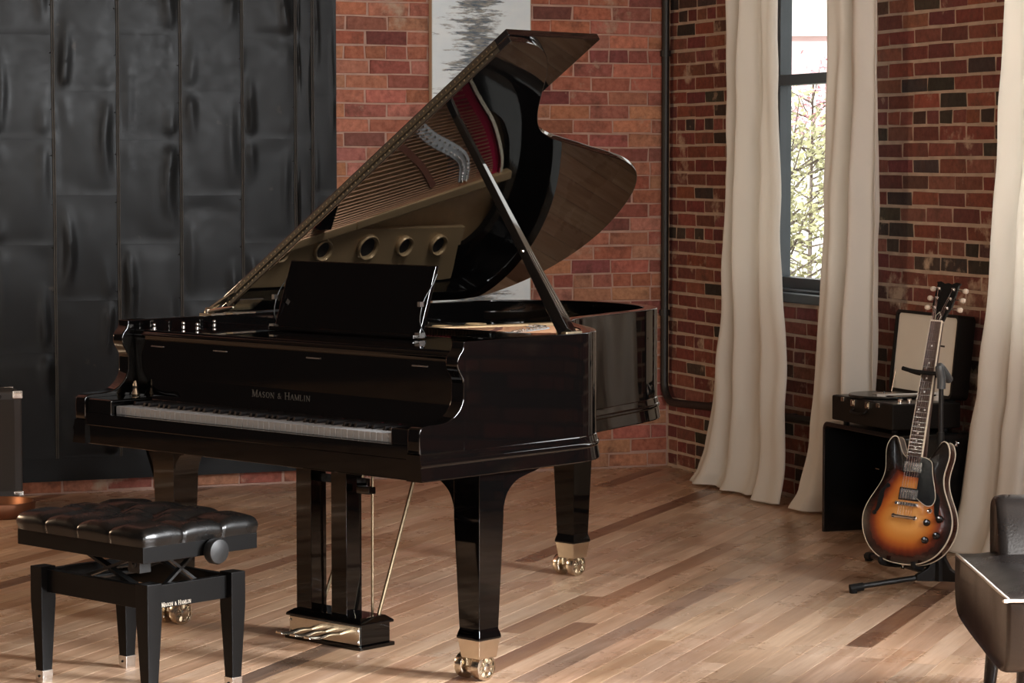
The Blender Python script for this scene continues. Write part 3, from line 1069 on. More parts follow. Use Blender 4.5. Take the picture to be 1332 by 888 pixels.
# lid prop: long stick from the treble rim to the underside of the lid
base, top = Vector((-.028, .640, ZR - .004)), Vector((-.540, .71, 1.6))
C_, P_ = top - LO, None
top = lidp((top - LO).dot(lt_) - PW_, top.y, -.046)
d_ = (top - base).normalized()
sx_ = d_.cross(Vector((-.45, .9, 0))).normalized()
sy_ = sx_.cross(d_).normalized()
R = lambda c, a_, b_: [c + sx_ * (i * a_) + sy_ * (j * b_) for i, j in ((-1, -1), (1, -1), (1, 1), (-1, 1))]
pr_ = MB().loft([R(base, .017, .036), R(base + d_ * .05, .017, .036), R(base + d_ * .30, .013, .027), R(base + d_ * .62, .011, .017), R(top, .010, .014)]).build('lid_prop', BLACK, piano, bev=.0025)
gv = MB()
for s_ in (-1, 1):
    for q in (.45, -.45):
        gv.loft([R(base + d_ * .06 + sx_ * (s_ * .0172) + sy_ * (q * .030), .0008, .0022), R(base + d_ * .30 + sx_ * (s_ * .0135) + sy_ * (q * .020), .0008, .0016)])
gv.build('prop_pale_line', NICKEL, pr_)  # thin pale strips along the lower part of the prop
MB().box(-.045, -.004, .605, .675, ZR - .002, ZR + .006).build('prop_socket', BRASSD, piano, bev=.002)
MB().tube([base + d_ * .36, base + d_ * .36 + Vector((-.02, -.004, .02))], .004, 8).lathe([(.005, 0), (.006, .006), (.003, .01)], base + d_ * .30 - sy_ * .022, -sy_, 10).build('prop_stud', BRASS, pr_)

# soundboard, bronze plate, bridges, felts, pins and strings
inn = offs(RIM, .05)
def clip(path, v0):
    return [q for q in path if q[1] > v0]
sb = clip(inn, .42)
MB().loft([[(u, v, .835) for u, v in sb], [(u, v, .845) for u, v in sb]]).build('soundboard', BOARD, piano)
o1, i1 = offs(RIM, .052), offs(RIM, .110)
pl_o, pl_i = [], []
for a_, b_ in zip(o1, i1):
    if a_[1] > .6 and b_[1] > .55:
        pl_o.append(a_)
        # a broad flange on the straight bass side
        pl_i.append((max(b_[0], -PW_ + .262) if a_[0] < -1.36 else b_[0], min(b_[1], 1.86) if a_[0] < -1.3 else b_[1]))
cut = next(k for k, q in enumerate(pl_o) if q[0] < -1.40 and q[1] < 1.74)
led_o, led_i = pl_o[:cut + 1], [offs(RIM, .185)[o1.index(q)] for q in pl_o[:cut + 1]]
led_i = [(max(min(q[0], -.06), -1.33), q[1]) for q in led_i]
strip(led_o, led_i, .868, .895).build('dark_flange', BLACK, piano, bev=.004)  # outer plate flange, its shade put in as black instead of bronze
pl_o, pl_i = pl_o[cut:], pl_i[cut:]
plate = strip(pl_o, pl_i, .872, .892).build('plate', BRONZE, piano, bev=.004, ang=40)
MB().box(-PW_ + .052, -.052, .60, .74, .872, .896).build('plate_pin_field', BRONZE, plate, bev=.004)
for (ua, va), (ub, vb), wd in (((-1.345, .74), (-1.235, 1.16), .034), ((-1.235, 1.16), (-1.045, 1.86), .034), ((-.66, .74), (-.60, 1.12), .024), ((-.34, .74), (-.30, .96), .022)):
    MB().bar((ua, va, .902), (ub, vb, .902), wd, .030).build('plate_strut', BRONZE, plate, bev=.006)


def ring_hole(u, v, r):
    MB().lathe([(r, 0), (r, .012), (r * .90, .017), (r * .76, .012), (r * .76, .001), (r * .3, .0005)], (u, v, .892), n=28).build('plate_hole_collar', BRONZE, plate)
    MB().lathe([(r * .76, .0), (r * .1, .0005)], (u, v, .8935), n=24).build('plate_hole', HOLLOW, plate)


HOLLOW = mat('dark_hollow', (.004, .003, .003), .8)
for u, v, r in ((-1.335, .86, .034), (-1.330, 1.05, .040), (-1.325, 1.26, .048), (-1.325, 1.44, .038), (-1.325, 1.61, .040)):
    ring_hole(u, v, r)
fel = [(p_.x, p_.y) for p_ in spline([Vector((x, y, 0)) for x, y in ((-.17, .80), (-.30, .95), (-.46, 1.16), (-.62, 1.36), (-.78, 1.54), (-.88, 1.66), (-1.0, 1.75), (-1.065, 1.765))], 7)]
strip(offs(fel, -.035), offs(fel, .045), .874, .897).build('hitch_felt', REDFELT, plate)
strip(offs(fel, -.050), offs(fel, -.037), .880, .908).build('hitch_rail', BRASS, plate)
br = [(p_.x, p_.y) for p_ in spline([Vector((x, y, 0)) for x, y in ((-.22, .80), (-.40, .96), (-.62, 1.12), (-.80, 1.24), (-.90, 1.38), (-.96, 1.54), (-1.00, 1.60), (-1.07, 1.625))], 6)]
bridge_ = strip(offs(br, -.024), offs(br, .024), .846, .909).build('bridge', WHITEFELT, plate)
bp_ = MB()
for k in range(len(br)):
    for d in (-.011, .011):
        q = offs(br, d)[k]
        bp_.lathe([(.0045, 0), (.0045, .006), (.0008, .008)], (q[0], q[1], .908), n=6)
stuff(bp_.build('bridge_pin', STEEL, bridge_))
br2 = [(p_.x, p_.y) for p_ in spline([Vector((x, y, 0)) for x, y in ((-.92, 1.22), (-.97, 1.32), (-1.02, 1.40), (-1.09, 1.48))], 6)]
strip(offs(br2, -.012), offs(br2, .012), .902, .912).build('string_braid', mat('brown_braid', (.20, .07, .04), .9), plate)
felt = MB().box(-1.24, -.46, .92, .975, .908, .914).build('damper_felt_strip', REDFELT, plate)
st_, sc_ = MB(), MB()
NS = 66
for k in range(NS):
    f_ = k / (NS - 1)
    h_ = fel[min(len(fel) - 1, int(f_ * (len(fel) - 1)))]
    fr_ = f_ * (len(fel) - 1) - int(f_ * (len(fel) - 1))
    h2 = fel[min(len(fel) - 1, int(f_ * (len(fel) - 1)) + 1)]
    hx, hy_ = h_[0] + (h2[0] - h_[0]) * fr_, h_[1] + (h2[1] - h_[1]) * fr_
    sl = .03 + .235 * f_
    st = (hx - sl * (hy_ - .70), .70)
    if st[0] > -.08:
        continue
    (st_ if f_ < .5 else sc_).tube([(st[0], st[1], .914), ((st[0] + hx) / 2, (.70 + hy_) / 2, .911), (hx, hy_, .903)], .0016 if f_ < .5 else .0026, 5)
stuff(st_.build('treble_string', STEEL, piano))
stuff(sc_.build('bass_string', COPPERW, piano))
pins = MB()
for k in range(74):
    for j in range(3):
        pins.lathe([(.0032, 0), (.0032, .026), (.0005, .027)], (-.10 - 1.12 * k / 73 + j * .004, .635 + j * .034 + (k % 2) * .012, .896), n=6)
stuff(pins.build('tuning_pin', NICKEL, piano))
dm = MB()
for k in range(60):
    u = -.47 - .76 * k / 59
    dm.box(u - .0055, u + .0055, .965, 1.02, .914, .938)
stuff(dm.build('damper', BLACK, piano))
# glossy curved cover blocks on the treble side of the action, behind the music shelf
for q, z in (([(-.05, .60), (-.05, .70), (-.16, .83), (-.27, .93), (-.33, .90), (-.45, .75), (-.47, .60)], .954),):
    MB().loft([[(u, v, z - .03) for u, v in q], [(u, v, z) for u, v in q]]).build('action_cover', BLACK, piano, bev=.004)

# legs
def leg(u, v, arms):
    """arms: (direction, reach) of the curved brackets under the case"""
    h = .0505
    sq = lambda s, z: [(u - s, v - s, z), (u + s, v - s, z), (u + s, v + s, z), (u - s, v + s, z)]
    m_ = MB().loft([sq(h, .602), sq(h, .47), sq(.040, .158), sq(.0395, .150), sq(.044, .136), sq(.0455, .128), sq(.0455, .122)])
    l_ = m_.build('leg', BLACK, piano, bev=.002, ang=30)
    for (dx, dy), reach in arms:
        pf = [(.0, .47)] + [tuple(q)[:2] for q in spline([(.0, .475, 0), (.004, .505, 0), (.020, .540, 0), (.055, .568, 0), (.10, .582, 0), (reach * .8, .590, 0), (reach, .600, 0)], 5)] + [(.0, .601)]
        if dx:
            MB().prism(pf, lambda r, z: (u + dx * (h + r - .001), v - h + .0008, z), lambda r, z: (u + dx * (h + r - .001), v + h - .0008, z)).build('leg_bracket', BLACK, l_, bev=.002, ang=30)
        else:
            MB().prism(pf, lambda r, z: (u - h + .0008, v + dy * (h + r - .001), z), lambda r, z: (u + h - .0008, v + dy * (h + r - .001), z)).build('leg_bracket', BLACK, l_, bev=.002, ang=30)
    MB().loft([sq(.043, .122), sq(.036, .068), sq(.034, .066)]).build('ferrule', BRASS, l_, bev=.0015)
    cu, cv = u - .022, v + .006
    MB().box(cu - .022, cu + .022, cv - .012, cv + .012, .036, .070).tube([(cu - .05, cv, .0385), (cu + .05, cv, .0385)], .007, 12).lathe([(.018, 0), (.014, .012)], (u, v, .06), n=14).build('caster_fork', BRASS, l_, bev=.002)
    for s_ in (-1, 1):
        a_ = .018
        wh = MB().lathe([(.010, a_), (.034, a_), (.0380, a_ + .003), (.0385, a_ + .010), (.0385, a_ + .024), (.037, a_ + .029), (.030, a_ + .030), (.0285, a_ + .024), (.014, a_ + .024), (.012, a_ + .031), (.004, a_ + .033)], (cu, cv, .0385), (s_, 0, 0), 32)
        for k in range(10):
            c, s = math.cos(k * PI / 5), math.sin(k * PI / 5)
            wh.bar((cu + s_ * (a_ + .027), cv + c * .012, .0385 + s * .012), (cu + s_ * (a_ + .027), cv + c * .031, .0385 + s * .031), .0035, .004, up=(1, 0, 0))
        wh.build('caster_wheel', BRASS, l_, ang=40)


leg(-.066, .300, (((-1, 0), .17), ((0, 1), .17)))
leg(-1.400, .300, (((-1, 0), .062), ((1, 0), .17), ((0, 1), .17)))
leg(-1.120, 1.895, (((1, 0), .17), ((-1, 0), .17), ((0, -1), .16)))
# wooden beams under the soundboard
for (a_, b_) in (((-.25, .62), (-1.05, 1.85)), ((-.75, .62), (-1.15, 1.85)), ((-1.3, .62), (-1.2, 1.85))):
    MB().bar((*a_, .70), (*b_, .70), .07, .10).build('bottom_beam', SATIN, piano)

# pedal lyre
ly = MB().box(-.995, -.600, .33, .53, .570, .601)
ly.box(-.955, -.64, .37, .50, .535, .571)
lyre = ly.build('pedal_lyre', BLACK, piano, bev=.003)
for u in (-.915, -.757):
    MB().box(u - .034, u + .034, .405, .470, .078, .536).build('lyre_pillar', BLACK, lyre, bev=.002)
MB().box(-.93, -.70, .47, .485, .485, .51).box(-.70, -.645, .425, .455, .47, .492).build('lyre_crossbar', BLACK, lyre, bev=.002)
lb = MB().box(-.968, -.628, .372, .518, .0, .012).box(-.958, -.640, .384, .508, .012, .072)
lb.loft([[(-.966, .374, .072), (-.630, .374, .072), (-.630, .516, .072), (-.966, .516, .072)], [(-.966, .374, .080), (-.630, .374, .080), (-.630, .516, .080), (-.966, .516, .080)], [(-.945, .392, .094), (-.652, .392, .094), (-.652, .50, .094), (-.945, .50, .094)]])
lb.build('pedal_box', BLACK, lyre, bev=.002)
MB().box(-.955, -.643, .3805, .3842, .014, .070).build('pedal_plate', BRASS, lyre, bev=.001)
for u in (-.86, -.797, -.734):
    pth = spline([(u, .385, .040), (u, .34, .044), (u, .30, .040), (u, .275, .042), (u, .248, .046)], 4)
    wd = [.008 + .007 * min(1, k / len(pth) * 1.3) for k in range(len(pth))]
    MB().loft([[(u - wd[i], q.y, q.z - .004), (u + wd[i], q.y, q.z - .004), (u + wd[i] * .7, q.y, q.z + .004), (u - wd[i] * .7, q.y, q.z + .004)] for i, q in enumerate(pth)]).build('pedal', BRASS, lyre, bev=.002)
for u in (-.95, -.648):
    for z in (.024, .058):
        MB().lathe([(.005, 0), (.004, .003), (.0005, .0035)], (u, .3805, z), (0, -1, 0), 10).build('plate_screw', NICKEL, lyre)
for u in (-.84, -.70):
    MB().tube([(u, .492, .085), (u + .005, .49, .60)], .0042, 8).build('pedal_rod', BRASSD, lyre)
MB().tube([(-.672, .49, .088), (-.644, .657, .602)], .0062, 10).build('lyre_brace', BRASSD, lyre)
MB().tube([(-.925, .49, .088), (-.865, .66, .602)], .0062, 10).build('lyre_brace', BRASSD, lyre)

# ------------------------------------------------------------------ piano bench
bench = thing('piano_bench', 'black artist bench with a deep buttoned leather seat before the piano keys', 'bench', (-3.654, -4.329, 0), -1.122)
HA, HB = .235, .150     # half distance between leg centres (x along the keyboard, y front to back)
for sx_, sy_ in ((-1, -1), (1, -1), (1, 1), (-1, 1)):
    cx_, cy_ = sx_ * HA, sy_ * HB
    sq = lambda s, z, cx_=cx_, cy_=cy_: [(cx_ - s, cy_ - s, z), (cx_ + s, cy_ - s, z), (cx_ + s, cy_ + s, z), (cx_ - s, cy_ + s, z)]
    l_ = MB().loft([sq(.0255, .335), sq(.0255, .24), sq(.0165, .036)]).build('leg', SATIN, bench, bev=.002, ang=30)
    MB().loft([sq(.0185, .037), sq(.0165, .0)]).build('ferrule', NICKEL, l_, bev=.001)
    MB().lathe([(.004, 0), (.003, .002), (.0003, .0022)], (cx_, cy_ - .0182, .02), (0, -1, 0), 10).build('ferrule_screw', BLACKM, l_)
for sy_ in (-1, 1):
    MB().box(-HA + .024, HA - .024, sy_ * HB - .011 - sy_ * .006, sy_ * HB + .011 - sy_ * .006, .262, .326).build('apron', SATIN, bench, bev=.0015)
ap = None
for sx_ in (-1, 1):
    a_ = MB().box(sx_ * HA - .011 - sx_ * .006, sx_ * HA + .011 - sx_ * .006, -HB + .024, HB - .024, .262, .326).build('apron', SATIN, bench, bev=.0015)
    if sx_ == 1:
        ap = a_
xo = HA + .0052
lettering(MB(), 'MASON & HAMLIN', .012, lambda x, y, d: (xo + d * .0008, -HB + .040 + x, .2655 + y), .105).build('maker_name', LETTERB, ap)
# scissor lift
sl = MB()
for y in (-.10, .10):
    sl.bar((-.14, y, .30), (.14, y, .395), .008, .022, up=(0, 1, 0))
    sl.bar((.14, y * .94, .30), (-.14, y * .94, .395), .008, .022, up=(0, 1, 0))
for x in (-.14, .14):
    sl.tube([(x, -.12, .30), (x, .12, .30)], .007, 8).tube([(x, -.12, .392), (x, .12, .392)], .007, 8)
sl.tube([(0, -.11, .348), (0, .11, .348)], .006, 8)
sl.build('scissor_lift', BLACKM, bench)
sl = MB()
for s_ in (-1, 1):
    sl.bar((HA - .035, s_ * .055 - .01, .318), (HA - .035, -s_ * .055 - .01, .398), .007, .016, up=(1, 0, 0))
sl.build('scissor_arm', BLACKM, bench)
MB().box(HA - .10, HA - .05, -HB + .01, -HB + .05, .355, .398).lathe([(.012, 0), (.010, .003), (.004, .003), (.003, .006)], (HA - .075, -HB + .01, .378), (0, -1, 0), 12)  .build('lift_bracket', BLACKM, bench, bev=.002)
SA, SB = .279, .204
MB().box(-SA, SA, -SB, SB, .398, .442).build('seat_frame', SATIN, bench, bev=.002)
kb = MB().tube([(.20, .035, .413), (SA + .02, .035, .413)], .009, 10)
kb.lathe([(.026, .004), (.033, .006), (.036, .012), (.036, .030), (.033, .036), (.012, .040), (.002, .040)], (SA, .035, .410), (1, 0, 0), 28)
kb.build('height_knob', BLACKM, bench, ang=30)
BT = [(x, y) for y in (-.070, .070) for x in (-.142, 0.0, .142)] + [(x, 0.0) for x in (-.213, -.071, .071, .213)]
CREASE = []
for i, (xa, ya) in enumerate(BT):
    for xb, yb in BT[i + 1:]:
        if abs(abs(xa - xb) - .071) < .01 and abs(abs(ya - yb) - .070) < .01:
            CREASE.append((xa, ya, xb, yb))
for x, y in BT:
    if y:
        CREASE.append((x, y, x, math.copysign(.25, y)))
        if x:
            CREASE.append((x, y, math.copysign(.33, x), y))


def segd(px, py, s):
    ax, ay, bx, by = s
    dx, dy = bx - ax, by - ay
    t = max(0, min(1, ((px - ax) * dx + (py - ay) * dy) / (dx * dx + dy * dy)))
    return math.hypot(px - ax - t * dx, py - ay - t * dy)


def cushion(s, t):
    # superellipse dome: parameters wrap down the rounded sides to the frame
    X_, Y_ = (s - .5) * 2, (t - .5) * 2
    hx, hy = SA + .010, SB + .010
    m_ = max(abs(X_), abs(Y_))
    if m_ < .86:
        x, y = X_ / .86 * (hx - .026), Y_ / .86 * (hy - .026)
        ex, ey = abs(x) / hx, abs(y) / hy
        z = .494 - .010 * (ex ** 4 + ey ** 4)
        drop = 0
    else:
        k = (m_ - .86) / .14
        sx_, sy_ = X_ / m_ * .86, Y_ / m_ * .86
        x, y = sx_ / .86 * (hx - .026), sy_ / .86 * (hy - .026)
        a_ = k * 2.35
        nx, ny = (1 if abs(X_) == m_ else 0) * math.copysign(1, X_), (1 if abs(Y_) == m_ else 0) * math.copysign(1, Y_)
        # blend the outward direction at the corners
        cxn, cyn = max(0, abs(X_) / m_ - .86) / .14 * math.copysign(1, X_), max(0, abs(Y_) / m_ - .86) / .14 * math.copysign(1, Y_)
        l_ = math.hypot(cxn, cyn) or 1
        nx, ny = cxn / l_, cyn / l_
        ex, ey = abs(x) / hx, abs(y) / hy
        z0 = .494 - .010 * (ex ** 4 + ey ** 4)
        rr = .026
        x, y = x + nx * rr * math.sin(min(a_, 2.2)), y + ny * rr * math.sin(min(a_, 2.2))
        z = z0 - rr * (1 - math.cos(min(a_, 2.2))) * .9
        z = z0 - (z0 - .442) * (1 - math.cos(k * PI / 2 * 1.0)) if k > .0 else z
        drop = k
    dc = min(segd(x, y, c) for c in CREASE)
    db = min(math.hypot(x - a_, y - b_) for a_, b_ in BT)
    dz = .006 * math.exp(-(dc / .014) ** 1.2) + .019 * math.exp(-(db / .024) ** 1.2)
    dz += -.010 * min(1, dc / .045) ** .8
    f_ = max(0, 1 - drop * 1.3)
    if drop > 0 and dc < .008:
        q = (1 - dc / .008) * .0028 * min(1, drop * 3)
        x -= math.copysign(q, x) if abs(x) / (SA) > abs(y) / SB else 0
        y -= math.copysign(q, y) if abs(y) / (SB) >= abs(x) / SA else 0
    return (x, y, max(.4415, z - dz * f_))


cu_ = MB().grid(150, 112, cushion).build('cushion', LEATHER, bench, ang=180, fix=True)
for x, y in BT:
    MB().lathe([(.0075, 0), (.0065, .003), (.003, .005), (.0005, .0055)], (x, y, cushion(.5 + x / (SA - .016) * .43, .5 + y / (SB - .016) * .43)[2]), n=12).build('button', LEATHER, cu_)

# ------------------------------------------------------------------ sunburst guitar (local: x across, y up the neck, z out of the top)
def frame_obj(o, loc, right, up, nor):
    o.matrix_world = Matrix(((right.x, up.x, nor.x, loc[0]), (right.y, up.y, nor.y, loc[1]), (right.z, up.z, nor.z, loc[2]), (0, 0, 0, 1)))


BURST = bpy.data.materials.new('sunburst_lacquer')
BURST.use_nodes = True
nt = BURST.node_tree
p_ = nt.nodes['Principled BSDF']
at_ = nt.nodes.new('ShaderNodeAttribute')
at_.attribute_name = 'inset'
cr = nt.nodes.new('ShaderNodeValToRGB')
el = cr.color_ramp.elements
el[0].position, el[0].color = 0.06, (0.006, 0.004, 0.003, 1)
el[1].position, el[1].color = 0.85, (0.68, 0.33, 0.09, 1)
for ps, c in ((.20, (.035, .008, .005, 1)), (.33, (.16, .028, .010, 1)), (.48, (.42, .115, .022, 1)), (.62, (.56, .21, .042, 1))):
    e = el.new(ps)
    e.color = c
nt.links.new(at_.outputs['Fac'], cr.inputs[0])
nt.links.new(cr.outputs[0], p_.inputs['Base Color'])
p_.inputs['Roughness'].default_value = 0.22
p_.inputs['Coat Weight'].default_value = 0.6
p_.inputs['Coat Roughness'].default_value = 0.05
BINDING = mat('cream_binding', (0.62, 0.54, 0.42), 0.4)
CHERRY = mat('dark_cherry_lacquer', (0.030, 0.010, 0.007), 0.12, coat=0.6)
ROSE = mat('rosewood', (0.045, 0.026, 0.018), 0.45, vary=0.35, vscale=60)
PEARL = mat('pearl_inlay', (0.72, 0.70, 0.66), 0.25)
PICKG = mat('black_pickguard', (0.005, 0.005, 0.005), 0.2, spec=.3)
CHROME = mat('chrome', (0.78, 0.76, 0.74), 0.12, 1.0)
TULIP = mat('cream_tuner_button', (0.60, 0.50, 0.40), 0.35)

gt = tag(bpy.data.objects.new('electric_guitar', None), 'sunburst semi-hollow electric guitar with cream binding held upright on a stand', 'guitar')
COL.objects.link(gt)
GN = Vector((-.852, -.523, 0))
GF = -GN
GR = Vector((GF.y, -GF.x, 0))
TH = math.radians(13.0)
GU = Vector((0, 0, 1)) * math.cos(TH) + GF * math.sin(TH)
GNn = GN * math.cos(TH) + Vector((0, 0, 1)) * math.sin(TH)
RO = math.radians(-2.5)
GU2 = GU * math.cos(RO) - GR * math.sin(RO)
GR2 = GR * math.cos(RO) + GU * math.sin(RO)
GLOC = (-.845, -3.72, .100)
frame_obj(gt, GLOC, GR2, GU2, GNn)
half = [(0, 0), (.045, .003), (.09, .017), (.13, .045), (.158, .085), (.172, .130), (.171, .168), (.158, .205), (.139, .240), (.123, .272), (.115, .300), (.114, .325), (.118, .352), (.122, .380),
        (.120, .405), (.110, .427), (.097, .436), (.085, .431), (.075, .414), (.065, .393), (.054, .377), (.042, .368), (.030, .366)]
hs_ = [(p.x, p.y) for p in spline([Vector((x, y, 0)) for x, y in half], 4)]
BODY = hs_ + [(-x, y) for x, y in reversed(hs_)][:-1]
TB = .044


def ctr(x, y):
    return (max(-.02, min(.02, x * .2)), max(.12, min(.29, y)))


def inset_ring(t, z):
    return [(x + (ctr(x, y)[0] - x) * t, y + (ctr(x, y)[1] - y) * t, z) for x, y in BODY]


def guitar_face(z0, sgn, name, m_):
    ts = [0, .02, .05, .09, .14, .2, .28, .38, .5, .65, .82, .97]
    mb = MB().loft([inset_ring(t, z0 + sgn * .012 * (1 - (1 - min(1, t * 1.1)) ** 2.2)) for t in ts], caps=False)
    nb = len(BODY)
    mb.F.append(tuple((len(ts) - 1) * nb + i for i in range(nb)))
    o = mb.build(name, m_, gt, ang=60, fix=False)
    a_ = o.data.attributes.new('inset', 'FLOAT', 'POINT')
    for k in range(len(ts)):
        for i in range(nb):
            x, y = BODY[i]
            # distance to the edge measured in metres, so the burst keeps an even band
            q = mb.V[k * nb + i]
            dd = min(math.hypot(q[0] - bx, q[1] - by) for bx, by in BODY[::3])
            a_.data[k * nb + i].value = dd / .14 - max(0, q[1] - .275) * 3.2
    return o


MB().loft([inset_ring(.004, -TB), inset_ring(0, -TB + .004), inset_ring(0, -.004), inset_ring(.004, 0)]).build('body_side', CHERRY, gt, ang=60)
guitar_face(0.0005, 1, 'body_top', BURST)
for z in (-.0015, -TB + .0015):
    nb = len(BODY)
    MB().loft([[(x, y, z - .003) for x, y in BODY], [(x * 1.006, y + (y - .2) * .006, z - .003) for x, y in BODY], [(x * 1.006, y + (y - .2) * .006, z + .003) for x, y in BODY], [(x + (ctr(x, y)[0] - x) * .012, y + (ctr(x, y)[1] - y) * .012, z + .0032) for x, y in BODY]], caps=False).build('binding', BINDING, gt)
# sound holes in f shape
for s_ in (-1, 1):
    c = [(.088, .262), (.100, .252), (.108, .238), (.108, .222), (.110, .205), (.112, .188), (.118, .172), (.125, .163)]
    pth = spline([Vector((s_ * x, y, 0)) for x, y in c], 5)
    wd = [.003 + .0055 * math.sin(PI * k / (len(pth) - 1)) for k in range(len(pth))]
    zf = .0125
    V = []
    for k, q in enumerate(pth):
        V += [(q.x - wd[k], q.y, zf), (q.x + wd[k], q.y, zf), (q.x + wd[k], q.y, zf - .006), (q.x - wd[k], q.y, zf - .006)]
    f_ = MB().loft([V[4 * k:4 * k + 4] for k in range(len(pth))])
    for (ex, ey) in (c[0], c[-1]):
        f_.lathe([(.0075, -.006), (.0075, 0), (.0002, .0001)], (s_ * ex, ey, zf), n=16)
    f_.build('sound_hole', RUBBER, gt)
# neck, fingerboard, frets and dots
NY, FE, HT = .845, .372, .993
MB().loft([[(-.0275, .30, .004), (.0275, .30, .004), (.0275, .30, .016), (-.0275, .30, .016)], [(-.0275, .37, -.022), (.0275, .37, -.022), (.0275, .37, .016), (-.0275, .37, .016)],
           [(-.024, .50, -.012), (.024, .50, -.012), (.025, .50, .016), (-.025, .50, .016)], [(-.018, NY, -.006), (.018, NY, -.006), (.0215, NY, .014), (-.0215, NY, .014)]]).build('neck', CHERRY, gt, bev=.003)
fw = lambda y: .0275 + (.0215 - .0275) * (y - FE) / (NY - FE)
fz = lambda y: .0225 + (.0195 - .0225) * (y - FE) / (NY - FE)
MB().loft([[(-fw(y), y, .013), (fw(y), y, .013), (fw(y), y, fz(y)), (-fw(y), y, fz(y))] for y in (FE, NY)]).build('fingerboard', ROSE, gt)
for s_ in (-1, 1):
    MB().loft([[(s_ * fw(y) - s_ * .001, y, .013), (s_ * fw(y) + s_ * .0012, y, .013), (s_ * fw(y) + s_ * .0012, y, fz(y) + .0006), (s_ * fw(y) - s_ * .0014, y, fz(y) + .0006)] for y in (FE, NY)]).build('neck_binding', BINDING, gt)
SCALE = NY - .205
fy = [NY - SCALE * (1 - 2 ** (-n_ / 12)) for n_ in range(1, 23)]
for y in fy:
    if y > FE + .003:
        MB().box(-fw(y) + .001, fw(y) - .001, y - .0011, y + .0011, fz(y) - .0005, fz(y) + .0012).build('fret', NICKEL, gt)
prevy = [NY] + fy
for n_ in (3, 5, 7, 9, 12, 15, 17, 19, 21):
    ym = (prevy[n_ - 1] + prevy[n_]) / 2
    for x in ((-.012, .012) if n_ == 12 else (0,)):
        MB().lathe([(.0032, 0), (.0032, .0008), (.0002, .0009)], (x, ym, fz(ym) - .0002), n=12).build('dot_inlay', PEARL, gt)
MB().box(-.022, .022, NY, NY + .005, .012, .0225).build('nut', BINDING, gt)
hd = [(-.0215, NY + .004), (.0215, NY + .004), (.026, NY + .03), (.037, NY + .055), (.041, HT - .012), (.046, HT - .002), (.030, HT + .001), (.014, HT - .007), (0, HT - .003), (-.014, HT - .007), (-.030, HT + .001), (-.046, HT - .002), (-.041, HT - .012), (-.037, NY + .055), (-.026, NY + .03)]
hz = lambda y: .012 - (y - NY) * .27
head = MB().loft([[(x, y, hz(y) - .014) for x, y in hd], [(x, y, hz(y)) for x, y in hd]]).build('headstock', PICKG, gt, bev=.0015)
MB().loft([[(x, y, hz(y)) for x, y in ((-.008, NY + .008), (.008, NY + .008), (.010, NY + .022), (0, NY + .036), (-.010, NY + .022))], [(x, y, hz(y) + .0016) for x, y in ((-.008, NY + .008), (.008, NY + .008), (.010, NY + .022), (0, NY + .036), (-.010, NY + .022))]]).build('truss_cover', PICKG, head)
MB().tube([(x, y, hz(y) + .002) for x, y in ((-.008, NY + .008), (-.010, NY + .022), (0, NY + .036), (.010, NY + .022), (.008, NY + .008))], .0007, 6).build('truss_cover_edge', BINDING, head)
pegs = []
for s_ in (-1, 1):
    for k in range(3):
        y = NY + .052 + k * .035
        x = s_ * (.024 + k * .002)
        pegs.append((x, y))
        MB().lathe([(.0055, -.002), (.0055, .002), (.003, .003), (.003, .012), (.0036, .014), (.001, .015)], (x, y, hz(y)), n=12).tube([(x, y, hz(y) - .018), (s_ * .052, y, hz(y) - .018)], .0024, 8).build('tuner_post', CHROME, head)
        MB().lathe([(.004, 0), (.0085, .006), (.0095, .013), (.0075, .019), (.002, .021)], (s_ * .052, y, hz(y) - .018), (s_, 0, -.15), 14).build('tuner_button', TULIP, head)
# hardware
PGP = [(.0285, .372), (.048, .370), (.070, .356), (.080, .315), (.098, .262), (.103, .232), (.094, .212), (.074, .208), (.046, .221), (.0285, .232)]
MB().loft([[(x, y, .0165) for x, y in PGP], [(x, y, .0195) for x, y in PGP]]).build('pickguard', PICKG, gt)
pgp = PGP
MB().tube([(p.x, p.y, .0185) for p in spline([Vector((x, y, 0)) for x, y in pgp], 4)], .0014, 6).build('pickguard_edge', BINDING, gt)
for y, sh in ((.335, 0), (.240, 0)):
    MB().box(-.040, .040, y - .022, y + .022, .010, .0155).build('pickup_ring', RUBBER, gt, bev=.002)
    MB().box(-.035, .035, y - .017, y + .017, .012, .0205).build('pickup', mat('pickup_cover', (.25, .24, .23), .25, .9), gt, bev=.002)
    ps_ = MB()
    for k in range(6):
        ps_.lathe([(.0026, 0), (.002, .0012), (.0002, .0014)], (-.025 + k * .010, y + .008, .0204), n=8)
    ps_.build('pole_screw', CHROME, gt)
MB().box(-.044, .044, .199, .211, .013, .026).lathe([(.006, 0), (.006, .020)], (-.037, .205, .010), n=12).lathe([(.006, 0), (.006, .020)], (.037, .205, .010), n=12).build('bridge', CHROME, gt, bev=.001)
MB().tube([(-.047, .160, .024), (.047, .160, .024)], .0065, 12).lathe([(.008, 0), (.008, .018), (.006, .02)], (-.041, .160, .010), n=14).lathe([(.008, 0), (.008, .018), (.006, .02)], (.041, .160, .010), n=14).build('tailpiece', CHROME, gt)
for k in range(6):
    x = -.0255 + k * .0102
    q = pegs[2 - k] if k < 3 else pegs[3 + (k - 3)]
    q = [pegs[0], pegs[1], pegs[2], pegs[5], pegs[4], pegs[3]][k]
    MB().tube([(x, .162, .028), (x, .205, .0275), (x * .68, NY + .002, .0235), (q[0], q[1], hz(q[1]) + .010)], .0005 if k > 2 else .0008, 5).build('guitar_string', STEEL, gt)
